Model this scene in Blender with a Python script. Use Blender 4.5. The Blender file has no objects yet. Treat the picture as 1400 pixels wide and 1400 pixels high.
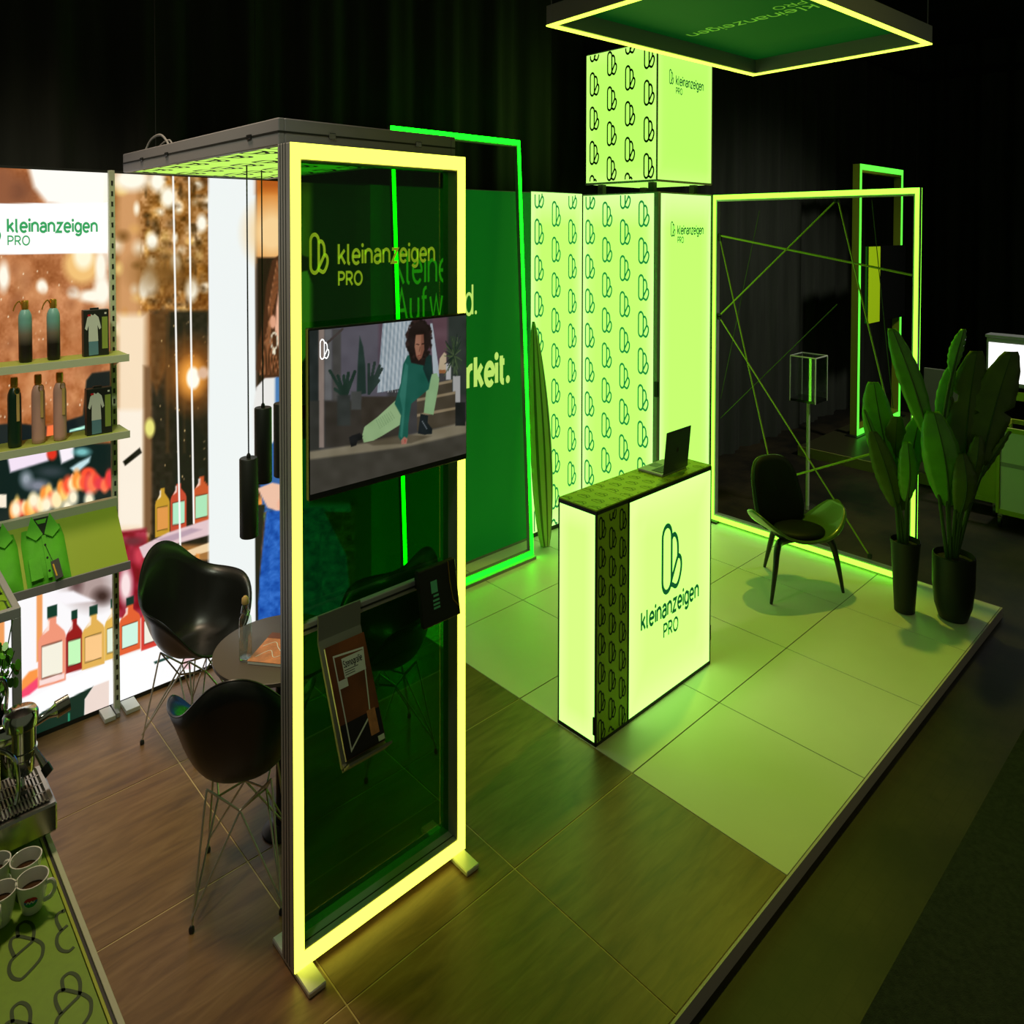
import bpy, bmesh, math, random
import numpy as np
from mathutils import Vector, Matrix

# ------------------------------------------------------------------ camera, world, exposure
random.seed(7)
RNG = np.random.default_rng(11)
S = 0.675            # plan scale: one floor tile = one plan unit
sc = bpy.context.scene
col = sc.collection

F_PX, CX, CY, YAW, PITCH, ROLL, CAMH = 1016.44, 700.0, 336.64, .814474, -.0224292, .00147, 2.26

def camera_axes():
    cyw, syw, cp, sp = math.cos(YAW), math.sin(YAW), math.cos(PITCH), math.sin(PITCH)
    fw = np.array([cyw * cp, syw * cp, sp])
    rt = np.array([syw, -cyw, 0.0])
    up = np.cross(rt, fw)
    c, s = math.cos(ROLL), math.sin(ROLL)
    return c * rt + s * up, -s * rt + c * up, fw

RT, UP, FW = camera_axes()
cam = bpy.data.cameras.new('camera')
cam.sensor_width = 36.0
cam.sensor_fit = 'HORIZONTAL'
cam.lens = F_PX / 1400 * 36
cam.shift_x = 0.0
cam.shift_y = -(700 - CY) / 1400
cam.clip_end = 60
camo = bpy.data.objects.new('camera', cam)
col.objects.link(camo)
m = Matrix.Identity(4)
for i in range(3):
    m[i][0], m[i][1], m[i][2] = RT[i], UP[i], -FW[i]
m[2][3] = CAMH
camo.matrix_world = m
sc.camera = camo

world = bpy.data.worlds.new('world')
sc.world = world
world.use_nodes = True
wb = world.node_tree.nodes['Background']
wb.inputs[0].default_value = (0.90, 1.0, 0.60, 1)
wb.inputs[1].default_value = 0.062
sc.view_settings.view_transform = 'Standard'
sc.view_settings.look = 'None'
sc.view_settings.gamma = 1.0
sc.view_settings.use_curve_mapping = False
sc.view_settings.exposure = 0.0
sc.cycles.max_bounces = 8
sc.cycles.transparent_max_bounces = 12
sc.cycles.use_denoising = True
sc.cycles.caustics_reflective = False
sc.cycles.caustics_refractive = False

def spot(name, loc, target, energy, color, size_deg, blend, radius):
    l = bpy.data.lights.new(name, 'SPOT')
    l.energy = energy
    l.color = color
    l.spot_size = math.radians(size_deg)
    l.spot_blend = blend
    l.shadow_soft_size = radius
    o = bpy.data.objects.new(name, l)
    col.objects.link(o)
    a = Vector((loc[0] * S, loc[1] * S, loc[2]))
    b = Vector((target[0] * S, target[1] * S, target[2]))
    o.location = a
    o.rotation_euler = (b - a).to_track_quat('-Z', 'Y').to_euler()
    o['kind'] = 'helper'
    return o

# unseen spots overhead: stage matches the cast shadows, the others are added fill
spot('ceiling_spot_stage', (7.6, 3.9, 4.5), (6.0, 2.6, 0), 150, (0.93, 1.0, 0.06), 75, 0.8, 0.07)
spot('fill_spot_meeting', (0.9, 4.4, 4.5), (1.4, 3.6, 0), 235, (1.0, 0.74, 0.50), 80, 0.9, 0.25)  # added fill, warms the wood floor at the meeting corner

spot('fill_spot_shelf', (-.6, 1.6, 4.6), (1.1, 5.2, 1.1), 260, (0.94, 1.0, 0.74), 50, 0.9, 0.2)  # unseen fill put in to light the shelf fronts
spot('fill_spot_counter', (2.6, -1.2, 4.7), (4.4, 3.0, .5), 50, (0.95, 1.0, 0.14), 46, 0.9, 0.3)  # added front fill for the counter panel and near floor
spot('fill_spot_back', (10.5, -.5, 4.8), (11.2, 4.6, .8), 420, (0.95, 1.0, 0.80), 70, 0.9, 0.3)  # added fill to lift the curtain and the rear of the hall

# ------------------------------------------------------------------ helpers
def lin(r, g, b):
    def f(c):
        c = c / 255.0
        return c / 12.92 if c <= 0.04045 else ((c + 0.055) / 1.055) ** 2.4
    return (f(r), f(g), f(b))

MATS = {}
def mat(name, color=(.5, .5, .5), rough=.5, metal=0.0, emit=None, estr=0.0, spec=None, noise=None, bump=None,
        trans=0.0, ior=1.45, coat=0.0):
    """principled material; noise=(scale, amount, (sx,sy,sz)) mottles the colour, bump=(scale, strength)"""
    m = bpy.data.materials.new(name)
    m.use_nodes = True
    nt = m.node_tree
    p = nt.nodes['Principled BSDF']
    p.inputs['Base Color'].default_value = (*color, 1)
    p.inputs['Roughness'].default_value = rough
    p.inputs['Metallic'].default_value = metal
    p.inputs['IOR'].default_value = ior
    if spec is not None:
        p.inputs['Specular IOR Level'].default_value = spec
    if trans:
        p.inputs['Transmission Weight'].default_value = trans
    if coat:
        p.inputs['Coat Weight'].default_value = coat
    if emit:
        p.inputs['Emission Color'].default_value = (*emit, 1)
        p.inputs['Emission Strength'].default_value = estr
    if noise or bump:
        tc = nt.nodes.new('ShaderNodeTexCoord')
        mp = nt.nodes.new('ShaderNodeMapping')
        nt.links.new(tc.outputs['Object'], mp.inputs[0])
    if noise:
        mp.inputs['Scale'].default_value = noise[2] if len(noise) > 2 else (1, 1, 1)
        n = nt.nodes.new('ShaderNodeTexNoise')
        n.inputs['Scale'].default_value = noise[0]
        n.inputs['Detail'].default_value = 5
        nt.links.new(mp.outputs[0], n.inputs['Vector'])
        r = nt.nodes.new('ShaderNodeValToRGB')
        r.color_ramp.elements[0].position = .3
        r.color_ramp.elements[1].position = .7
        a = noise[1]
        r.color_ramp.elements[0].color = (*[c * (1 - a) for c in color], 1)
        r.color_ramp.elements[1].color = (*[min(1, c * (1 + a)) for c in color], 1)
        nt.links.new(n.outputs['Fac'], r.inputs['Fac'])
        nt.links.new(r.outputs['Color'], p.inputs['Base Color'])
    if bump:
        n2 = nt.nodes.new('ShaderNodeTexNoise')
        n2.inputs['Scale'].default_value = bump[0]
        n2.inputs['Detail'].default_value = 4
        nt.links.new(tc.outputs['Object'], n2.inputs['Vector'])
        b = nt.nodes.new('ShaderNodeBump')
        b.inputs['Strength'].default_value = bump[1]
        b.inputs['Distance'].default_value = .01
        nt.links.new(n2.outputs['Fac'], b.inputs['Height'])
        nt.links.new(b.outputs['Normal'], p.inputs['Normal'])
    MATS[name] = m
    return m

def glow(name, color, strength, edge=None):
    m = bpy.data.materials.new(name)
    m.use_nodes = True
    nt = m.node_tree
    nt.nodes.remove(nt.nodes['Principled BSDF'])
    e = nt.nodes.new('ShaderNodeEmission')
    e.inputs[0].default_value = (*color, 1)
    e.inputs[1].default_value = strength
    nt.links.new(e.outputs[0], nt.nodes['Material Output'].inputs[0])
    MATS[name] = m
    return m

def film(name, tint, refl=.07, rough=.03, body=None, bodyf=0.0):
    m = bpy.data.materials.new(name)
    m.use_nodes = True
    nt = m.node_tree
    nt.nodes.remove(nt.nodes['Principled BSDF'])
    t = nt.nodes.new('ShaderNodeBsdfTransparent')
    t.inputs[0].default_value = (*tint, 1)
    g = nt.nodes.new('ShaderNodeBsdfGlossy')
    g.inputs['Roughness'].default_value = rough
    g.inputs[0].default_value = (1, 1, 1, 1)
    mx = nt.nodes.new('ShaderNodeMixShader')
    mx.inputs[0].default_value = refl
    last = t
    if body:
        d = nt.nodes.new('ShaderNodeBsdfDiffuse')
        d.inputs[0].default_value = (*body, 1)
        mb = nt.nodes.new('ShaderNodeMixShader')
        mb.inputs[0].default_value = bodyf
        nt.links.new(t.outputs[0], mb.inputs[1])
        nt.links.new(d.outputs[0], mb.inputs[2])
        last = mb
    nt.links.new(last.outputs[0], mx.inputs[1])
    nt.links.new(g.outputs[0], mx.inputs[2])
    nt.links.new(mx.outputs[0], nt.nodes['Material Output'].inputs[0])
    MATS[name] = m
    return m

def print_mat(name, strength, lit=True, rough=.5):
    """flat print whose colours sit on the mesh"""
    m = bpy.data.materials.new(name)
    m.use_nodes = True
    nt = m.node_tree
    p = nt.nodes['Principled BSDF']
    a = nt.nodes.new('ShaderNodeAttribute')
    a.attribute_name = 'print'
    if lit:
        p.inputs['Base Color'].default_value = (.03, .03, .03, 1)
        nt.links.new(a.outputs['Color'], p.inputs['Emission Color'])
        p.inputs['Emission Strength'].default_value = strength
    else:
        nt.links.new(a.outputs['Color'], p.inputs['Base Color'])
    p.inputs['Roughness'].default_value = rough
    MATS[name] = m
    return m

ORG = {}
def tagp(o, label=None, cat=None, group=None, kind=None):
    if label: o['label'] = label
    if cat: o['category'] = cat
    if group: o['group'] = group
    if kind: o['kind'] = kind
    return o

def thing(name, label, cat, loc=(0, 0, 0), rz=0.0, group=None, kind=None):
    o = bpy.data.objects.new(name, None)
    o.empty_display_size = .1
    col.objects.link(o)
    o.location = (loc[0] * S, loc[1] * S, loc[2])
    o.rotation_euler = (0, 0, rz)
    tagp(o, label, cat, group, kind)
    ORG[o.name] = loc if rz == 0 else (0, 0, 0)
    return o

def dup(root, loc, rz, label, group=None):
    r = root.copy()
    col.objects.link(r)
    r.location = (loc[0] * S, loc[1] * S, loc[2])
    r.rotation_euler = (0, 0, rz)
    r['label'] = label
    if group: r['group'] = group
    for ch in list(root.children):
        c = ch.copy(); col.objects.link(c); c.parent = r
        for g in list(ch.children):
            d = g.copy(); col.objects.link(d); d.parent = c
    return r

class MB:
    """collects polygons in plan units (x, y in tiles, z in metres)"""
    def __init__(s, tf=None):
        s.v, s.f, s.tf = [], [], tf
    def add(s, vs, fs):
        o = len(s.v)
        for p in vs:
            s.v.append(tuple(s.tf(*p)) if s.tf else tuple(p))
        for f in fs:
            s.f.append([i + o for i in f])
        return s
    def box(s, x0, x1, y0, y1, z0, z1):
        return s.add([(x0, y0, z0), (x1, y0, z0), (x1, y1, z0), (x0, y1, z0), (x0, y0, z1), (x1, y0, z1), (x1, y1, z1), (x0, y1, z1)],
                     [(3, 2, 1, 0), (4, 5, 6, 7), (0, 1, 5, 4), (1, 2, 6, 5), (2, 3, 7, 6), (3, 0, 4, 7)])
    def cbox(s, x0, x1, y0, y1, z0, z1, b=.004, seg=1):
        bm = bmesh.new()
        bmesh.ops.create_cube(bm, size=1)
        for v in bm.verts:
            v.co = ((x0 + x1) / 2 + v.co.x * (x1 - x0), (y0 + y1) / 2 + v.co.y * (y1 - y0), (z0 + z1) / 2 + v.co.z * (z1 - z0))
        bmesh.ops.bevel(bm, geom=list(bm.edges), offset=b, segments=seg, profile=.5, affect='EDGES')
        bm.verts.index_update()
        s.add([tuple(v.co) for v in bm.verts], [[v.index for v in f.verts] for f in bm.faces])
        bm.free()
        return s
    def tube(s, pts, r, n=8, cap=True):
        P = [np.array(p, float) for p in pts]
        R = r if isinstance(r, (list, tuple)) else [r] * len(P)
        vs, fs = [], []
        prev = None
        for i, p in enumerate(P):
            t = P[min(i + 1, len(P) - 1)] - P[max(i - 1, 0)]
            t = t / (np.linalg.norm(t) + 1e-9)
            if prev is None:
                a = np.array([0, 0, 1.0]) if abs(t[2]) < .9 else np.array([1.0, 0, 0])
            else:
                a = prev
            a = a - t * (a @ t); a /= np.linalg.norm(a) + 1e-9
            prev = a
            b = np.cross(t, a)
            for k in range(n):
                th = 2 * math.pi * k / n
                vs.append(tuple(p + R[i] * (math.cos(th) * a + math.sin(th) * b)))
        for i in range(len(P) - 1):
            for k in range(n):
                fs.append((i * n + k, i * n + (k + 1) % n, (i + 1) * n + (k + 1) % n, (i + 1) * n + k))
        if cap:
            fs.append(tuple(range(n - 1, -1, -1)))
            fs.append(tuple((len(P) - 1) * n + k for k in range(n)))
        return s.add(vs, fs)
    def lathe(s, prof, c=(0, 0, 0), n=24, cap0=True, cap1=True):
        vs, fs = [], []
        for r, z in prof:
            for k in range(n):
                th = 2 * math.pi * k / n
                vs.append((c[0] + r * math.cos(th), c[1] + r * math.sin(th), c[2] + z))
        for i in range(len(prof) - 1):
            for k in range(n):
                fs.append((i * n + k, i * n + (k + 1) % n, (i + 1) * n + (k + 1) % n, (i + 1) * n + k))
        if cap0: fs.append(tuple(range(n - 1, -1, -1)))
        if cap1: fs.append(tuple((len(prof) - 1) * n + k for k in range(n)))
        return s.add(vs, fs)
    def grid(s, A, close_v=False):
        m_, n_ = A.shape[:2]
        fs = []
        for i in range(m_ - 1):
            for j in range(n_ if close_v else n_ - 1):
                fs.append((i * n_ + j, i * n_ + (j + 1) % n_, (i + 1) * n_ + (j + 1) % n_, (i + 1) * n_ + j))
        return s.add([tuple(p) for p in A.reshape(-1, 3)], fs)
    def prism(s, poly, t0, t1, axis):
        """polygon (a, b) pushed from t0 to t1; axis maps (a, b, t) to xyz"""
        n = len(poly)
        vs = [axis(a, b, t0) for a, b in poly] + [axis(a, b, t1) for a, b in poly]
        fs = [tuple(range(n - 1, -1, -1)), tuple(range(n, 2 * n))]
        fs += [(i, (i + 1) % n, n + (i + 1) % n, n + i) for i in range(n)]
        return s.add(vs, fs)
    def strokes(s, lines, w, axis):
        """flat ribbons of width w along 2-D polylines; axis maps (a, b) to xyz"""
        for L in lines:
            P = [np.array(p, float) for p in L]
            if len(P) == 1:
                q = P[0]
                ring = [q + w * .62 * np.array([math.cos(t), math.sin(t)]) for t in np.linspace(0, 2 * math.pi, 12, endpoint=False)]
                s.add([axis(*p) for p in ring], [tuple(range(12))])
                continue
            closed = np.linalg.norm(P[0] - P[-1]) < 1e-6
            n = len(P)
            vs = []
            for i in range(n):
                if closed:
                    a, b = P[i - 1] if i > 0 else P[-2], P[i + 1] if i < n - 1 else P[1]
                else:
                    a, b = P[max(i - 1, 0)], P[min(i + 1, n - 1)]
                d1, d2 = P[i] - a, b - P[i]
                if np.linalg.norm(d1) < 1e-9: d1 = d2
                if np.linalg.norm(d2) < 1e-9: d2 = d1
                d1 = d1 / np.linalg.norm(d1); d2 = d2 / np.linalg.norm(d2)
                t = d1 + d2
                t = t / (np.linalg.norm(t) + 1e-9)
                nn = np.array([-t[1], t[0]])
                k = w / 2 / max(.45, abs(nn @ np.array([-d1[1], d1[0]])))
                vs += [P[i] + nn * k, P[i] - nn * k]
            s.add([axis(*p) for p in vs], [(2 * i, 2 * i + 1, 2 * i + 3, 2 * i + 2) for i in range(n - 1)])
        return s
    def build(s, name, mt, parent=None, smooth=False, loc=None, label=None, cat=None, group=None, kind=None, solid=None, sub=0, angle=38):
        org = ORG.get(parent.name, (0, 0, 0)) if parent else (loc or (0, 0, 0))
        me = bpy.data.meshes.new(name)
        vs = [((x - org[0]) * S, (y - org[1]) * S, z - org[2]) for x, y, z in s.v]
        me.from_pydata(vs, [], s.f)
        me.materials.append(MATS[mt] if isinstance(mt, str) else mt)
        if smooth:
            me.shade_smooth()
            if angle: me.set_sharp_from_angle(angle=math.radians(angle))
        me.update()
        o = bpy.data.objects.new(name, me)
        col.objects.link(o)
        ORG[o.name] = org
        if parent: o.parent = parent
        else: o.location = (org[0] * S, org[1] * S, org[2])
        tagp(o, label, cat, group, kind)
        if solid:
            md = o.modifiers.new('thickness', 'SOLIDIFY'); md.thickness = solid; md.offset = 0
        if sub:
            md = o.modifiers.new('smooth', 'SUBSURF'); md.levels = sub; md.render_levels = sub
        return o

def catmull(P, n=6, closed=False):
    P = [np.array(p, float) for p in P]
    out = []
    N = len(P)
    rng = range(N) if closed else range(N - 1)
    for i in rng:
        if closed:
            a, b, c, d = P[i - 1], P[i], P[(i + 1) % N], P[(i + 2) % N]
        else:
            a, b, c, d = P[max(i - 1, 0)], P[i], P[i + 1], P[min(i + 2, N - 1)]
        for k in range(n):
            t = k / n
            out.append(.5 * (2 * b + (c - a) * t + (2 * a - 5 * b + 4 * c - d) * t * t + (3 * b - a - 3 * c + d) * t ** 3))
    out.append(P[0] if closed else P[-1])
    return [tuple(p) for p in out]

# ------------------------------------------------------------------ lettering and the loop emblem
def arc(cx, cy, rx, ry, a0, a1, n=10):
    return [(cx + rx * math.cos(math.radians(a0 + (a1 - a0) * i / n)), cy + ry * math.sin(math.radians(a0 + (a1 - a0) * i / n))) for i in range(n + 1)]

XH = .70
GL = {
 'k': (.44, [[(0, 0), (0, 1)], [(0, .27), (.40, XH)], [(.15, .43), (.43, 0)]]),
 'l': (.12, [[(0, 1), (0, .12)] + arc(.12, .12, .12, .12, 180, 270, 4)]),
 'e': (.50, [[(.02, .36), (.50, .36)] + arc(.25, .36, .25, .34, 0, 180, 12) + arc(.25, .34, .25, .34, 180, 318, 10)]),
 'i': (.0, [[(0, 0), (0, XH)], [(0, .93)]]),
 'n': (.46, [[(0, 0), (0, XH)], [(0, .44)] + arc(.23, .45, .23, .25, 180, 0, 10) + [(.46, 0)]]),
 'a': (.45, [arc(.23, .48, .21, .22, 160, 0, 8) + [(.44, 0)], [(.44, .40), (.22, .40)] + arc(.21, .20, .21, .20, 90, 270, 8) + [(.30, .01), (.44, .14)]]),
 'z': (.43, [[(0, XH), (.42, XH), (.0, 0), (.43, 0)]]),
 'g': (.48, [arc(.24, .36, .24, .34, 0, 360, 18), [(.48, XH), (.48, -.02)] + arc(.25, -.03, .23, .24, 0, -150, 10)]),
 'r': (.28, [[(0, 0), (0, XH)], [(0, .42)] + arc(.25, .43, .25, .27, 180, 80, 6)]),
 't': (.32, [[(.12, .92), (.12, .14)] + arc(.26, .14, .14, .14, 180, 280, 5), [(0, XH), (.32, XH)]]),
 'f': (.32, [arc(.27, .82, .16, .18, 80, 180, 6) + [(.11, 0)], [(0, XH), (.30, XH)]]),
 'u': (.46, [[(0, XH), (0, .25)] + arc(.23, .25, .23, .25, 180, 360, 10) + [(.46, XH)], [(.46, .3), (.46, 0)]]),
 'w': (.74, [[(0, XH), (.18, 0), (.37, XH), (.56, 0), (.74, XH)]]),
 'd': (.48, [arc(.24, .35, .24, .35, 0, 360, 18), [(.48, 1), (.48, 0)]]),
 'b': (.48, [arc(.24, .35, .24, .35, 0, 360, 18), [(0, 1), (0, 0)]]),
 'o': (.50, [arc(.25, .35, .25, .35, 0, 360, 18)]),
 'c': (.44, [arc(.25, .35, .25, .35, 45, 315, 14)]),
 'h': (.46, [[(0, 0), (0, 1)], [(0, .44)] + arc(.23, .45, .23, .25, 180, 0, 10) + [(.46, 0)]]),
 '.': (.05, [[(.03, .05)]]),
 'P': (.48, [[(0, 0), (0, .96), (.24, .96)] + arc(.24, .70, .24, .26, 90, -90, 10) + [(0, .44)]]),
 'R': (.50, [[(0, 0), (0, .96), (.24, .96)] + arc(.24, .70, .24, .26, 90, -90, 10) + [(0, .44)], [(.24, .44), (.50, 0)]]),
 'O': (.66, [arc(.33, .48, .33, .48, 0, 360, 22)]),
 'K': (.52, [[(0, 0), (0, .98)], [(0, .34), (.48, .98)], [(.18, .57), (.52, 0)]]),
 'A': (.64, [[(0, 0), (.32, .98), (.64, 0)], [(.12, .34), (.52, .34)]]),
 'S': (.50, [arc(.25, .73, .23, .24, 30, 270, 12) + arc(.25, .25, .25, .24, 90, -150, 12)]),
 ' ': (.3, []),
}
def text_lines(txt, x0, base, width=None, asc=1.0, gap=.20):
    """strokes of txt starting at (x0, base); asc = ascender height; stretched to width when given"""
    out, x = [], 0.0
    for ch in txt:
        adv, L = GL[ch]
        for P in L:
            out.append([(p[0] + x, p[1]) for p in P])
        x += adv + gap
    tot = x - gap
    kx = (width / tot) if width else asc
    return [[(x0 + p[0] * kx, base + p[1] * asc) for p in P] for P in out]

EMB = [
    arc(.19, .80, .165, .175, 180, 0, 10) + arc(.19, .20, .165, .175, 0, -180, 10) + [(.025, .80)],
    catmull([(.355, .76), (.42, .805), (.50, .785), (.565, .70), (.588, .58), (.585, .44)], 5),
    catmull([(.345, .13), (.47, .31), (.575, .445), (.64, .455), (.70, .40), (.715, .29), (.67, .165), (.59, .065), (.51, .04), (.42, .075)], 5, True),
]
def emblem(x0, z0, h, rot=0):
    out = []
    for L in EMB:
        P = [(p[0] - .36, p[1] - .5) for p in L]
        if rot:
            c, s_ = math.cos(rot), math.sin(rot)
            P = [(a * c - b * s_, a * s_ + b * c) for a, b in P]
        out.append([(x0 + (a + .36) * h, z0 + (b + .5) * h) for a, b in P])
    return out

# ------------------------------------------------------------------ painter for flat prints
def layout(x, y, z):
    """print layout coordinates of a point on a printed panel"""
    dx, dy, dz = x * S, y * S, z - CAMH
    w = FW[0] * dx + FW[1] * dy + FW[2] * dz
    a = (RT[0] * dx + RT[1] * dy + RT[2] * dz) / w
    b = (UP[0] * dx + UP[1] * dy + UP[2] * dz) / w
    return CX + F_PX * a, CY - F_PX * b

class Paint:
    def __init__(s, u, v, base):
        s.u, s.v = u, v
        s.c = np.tile(np.array(base, float), (u.size, 1))
    def put(s, a, color):
        a = np.clip(a, 0, 1)[:, None]
        s.c = s.c * (1 - a) + np.array(color, float) * a
    def rect(s, u0, v0, u1, v1, color, soft=1.5, al=1.0, sl=0.0):
        v = s.v - sl * (s.u - u0)
        d = np.minimum(np.minimum(s.u - u0, u1 - s.u), np.minimum(v - v0, v1 - v))
        s.put(al * (d / soft + .5), color)
    def ell(s, cu, cv, ru, rv, color, soft=.3, al=1.0):
        r = np.sqrt(((s.u - cu) / ru) ** 2 + ((s.v - cv) / rv) ** 2)
        s.put(al * ((1 - r) / soft + .5), color)
    def poly(s, P, color, soft=1.5, al=1.0):
        us = [p[0] for p in P]; vs = [p[1] for p in P]
        k = np.where((s.u > min(us) - 3 * soft) & (s.u < max(us) + 3 * soft) & (s.v > min(vs) - 3 * soft) & (s.v < max(vs) + 3 * soft))[0]
        u, v = s.u[k], s.v[k]
        ins = np.zeros(k.size, bool); d = np.full(k.size, 1e9)
        for i in range(len(P)):
            (x0, y0), (x1, y1) = P[i], P[(i + 1) % len(P)]
            if y0 != y1:
                cr = ((y0 > v) != (y1 > v)) & (u < (x1 - x0) * (v - y0) / (y1 - y0) + x0)
                ins ^= cr
            ex, ey = x1 - x0, y1 - y0
            t = np.clip(((u - x0) * ex + (v - y0) * ey) / (ex * ex + ey * ey + 1e-9), 0, 1)
            d = np.minimum(d, np.hypot(u - x0 - t * ex, v - y0 - t * ey))
        a = np.zeros(s.u.size)
        a[k] = al * np.clip(np.where(ins, d, -d) / soft + .5, 0, 1)
        s.put(a, color)
    def line(s, P, w, color, al=1.0):
        for (x0, y0), (x1, y1) in zip(P[:-1], P[1:]):
            ex, ey = x1 - x0, y1 - y0
            t = np.clip(((s.u - x0) * ex + (s.v - y0) * ey) / (ex * ex + ey * ey + 1e-9), 0, 1)
            d = np.hypot(s.u - x0 - t * ex, s.v - y0 - t * ey)
            s.put(al * ((w / 2 - d) + .5), color)
    def noise(s, scale, amp, seed=0, region=None):
        g = np.random.default_rng(seed).random((64, 64))
        x = (s.u / scale) % 63; y = (s.v / scale) % 63
        i, j = x.astype(int), y.astype(int)
        fx, fy = x - i, y - j
        fx = fx * fx * (3 - 2 * fx); fy = fy * fy * (3 - 2 * fy)
        n = (g[i, j] * (1 - fx) + g[i + 1, j] * fx) * (1 - fy) + (g[i, j + 1] * (1 - fx) + g[i + 1, j + 1] * fx) * fy
        d = ((n - .5) * 2 * amp)[:, None]
        if region is not None: d = d * region[:, None]
        s.c = s.c + d
    def colors(s):
        c = np.clip(s.c, 0, 255) / 255
        return np.where(c <= .04045, c / 12.92, ((c + .055) / 1.055) ** 2.4)

def print_grid(name, X, Y, Z, colors, mt, parent):
    """X, Y, Z: (m, n) plan coordinates of the sheet"""
    m_, n_ = X.shape
    org = ORG[parent.name]
    co = np.stack([(X - org[0]) * S, (Y - org[1]) * S, Z - org[2]], -1).reshape(-1, 3)
    idx = np.arange(m_ * n_).reshape(m_, n_)
    q = np.stack([idx[:-1, :-1], idx[:-1, 1:], idx[1:, 1:], idx[1:, :-1]], -1).reshape(-1, 4)
    me = bpy.data.meshes.new(name)
    me.vertices.add(len(co)); me.vertices.foreach_set('co', co.ravel().astype(np.float32))
    me.loops.add(q.size); me.loops.foreach_set('vertex_index', q.ravel().astype(np.int32))
    me.polygons.add(len(q)); me.polygons.foreach_set('loop_start', (np.arange(len(q)) * 4).astype(np.int32))
    me.update(calc_edges=True)
    at = me.color_attributes.new('print', 'FLOAT_COLOR', 'POINT')
    at.data.foreach_set('color', np.concatenate([colors, np.ones((len(co), 1))], 1).ravel().astype(np.float32))
    me.materials.append(MATS[mt])
    me.validate()
    o = bpy.data.objects.new(name, me); col.objects.link(o); o.parent = parent
    ORG[o.name] = org
    return o

# ------------------------------------------------------------------ materials
mat('aluminium', lin(168, 168, 168), .45, .35)
mat('alu_dark', lin(146, 143, 148), .5, .25)
mat('alu_white', lin(205, 205, 200), .35, .2)
mat('steel_bright', lin(190, 185, 178), .22, .95)
mat('chrome', (.72, .72, .70), .12, 1.0)
mat('black_metal', (.012, .012, .012), .45, .2)
mat('black_paint', (.014, .015, .013), .5)
mat('black_plastic', (.010, .010, .009), .33, spec=.6)
mat('black_gloss', (.008, .008, .008), .12)
mat('pad_leather', (.004, .0045, .004), .55, spec=.25)
mat('shell_wood_green', lin(78, 105, 40), .28, coat=.3)
mat('dark_green_ink', lin(12, 70, 36), .7, emit=lin(30, 126, 62), estr=1.0)
mat('text_ink', lin(8, 50, 26), .7, emit=lin(12, 84, 42), estr=.9)
mat('wire_chrome', lin(200, 195, 182), .28, .65)
mat('header_ink', lin(12, 70, 36), .7, emit=lin(52, 158, 92), estr=1.0)
mat('deep_green_ink', lin(8, 40, 20), .7)
mat('mat_green', lin(120, 160, 20), .55, noise=(60, .05))
mat('mat_ink', lin(104, 150, 18), .6)
mat('counter_mat', lin(160, 205, 34), .55)
mat('tile_white', lin(224, 222, 206), .38, noise=(3, .03))
mat('joint_dark', lin(70, 66, 50), .8)
mat('joint_tan', lin(196, 172, 124), .6)
mat('platform_edge', lin(205, 188, 196), .5)
mat('curtain', lin(46, 47, 42), .95, noise=(2, .25, (6, 6, .6)))
mat('ceiling_dark', lin(22, 24, 20), .95)
mat('carpet', lin(34, 38, 30), 1.0, noise=(55, .45), bump=(300, .6))
mat('leaf', lin(112, 190, 50), .30, noise=(7, .2), coat=.3)
mat('leaf_dark', lin(92, 118, 36), .38, noise=(7, .25))
mat('stem_green', lin(60, 88, 32), .5)
mat('soil', (.03, .028, .024), 1.0, noise=(60, .6), bump=(120, 1.0))
mat('shirt_green', lin(84, 176, 28), .75, noise=(14, .10), bump=(22, .35))
mat('shirt_dark', lin(16, 34, 12), .8)
mat('shelf_paint', lin(186, 192, 164), .45)
mat('shelf_top', lin(140, 158, 70), .5)
mat('slope_board', lin(150, 174, 30), .55)
mat('glass_clear', (1, 1, 1), .0, trans=1.0, ior=1.45)
mat('white_ceramic', lin(232, 234, 230), .15, coat=.4)
mat('coffee', lin(70, 46, 22), .2)
mat('gold', lin(200, 150, 60), .3, .8)
mat('wood_tag', lin(196, 160, 96), .6)
mat('bottle_pink', lin(200, 150, 140), .45)
mat('bottle_green', lin(18, 44, 30), .35)
mat('paper_white', lin(225, 222, 215), .6)
mat('magazine_orange', lin(205, 128, 82), .45, noise=(40, .25))
mat('book_brown', lin(120, 62, 24), .4, noise=(9, .45))
mat('book_dark', lin(22, 12, 6), .4)
mat('table_top', lin(88, 76, 66), .45)
mat('green_print', lin(6, 104, 34), .6)
mat('white_panel', lin(205, 208, 200), .6)
mat('skin_denim', lin(90, 130, 150), .7)
mat('tee_white', lin(200, 205, 200), .7)
mat('mint_ink', lin(110, 215, 170), .6)
mat('red_ink', lin(190, 30, 40), .4)
mat('blue_ink', lin(20, 110, 190), .4)
mat('green_ink', lin(30, 160, 70), .4)
mat('berry', lin(190, 50, 30), .4)
mat('yellow_frame', lin(150, 165, 40), .5, .2)
mat('grey_board', lin(120, 120, 108), .7)
mat('surf_green', lin(190, 205, 110), .3, coat=.4)
mat('surf_dark', lin(84, 110, 44), .3, coat=.4)
film('film_green', (.15, .58, .11), .05, .02, (.01, .16, .03), .10)
film('acrylic', (.96, .98, .96), .10, .02)
film('acrylic_bottle', (.80, .86, .82), .16, .03)

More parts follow.
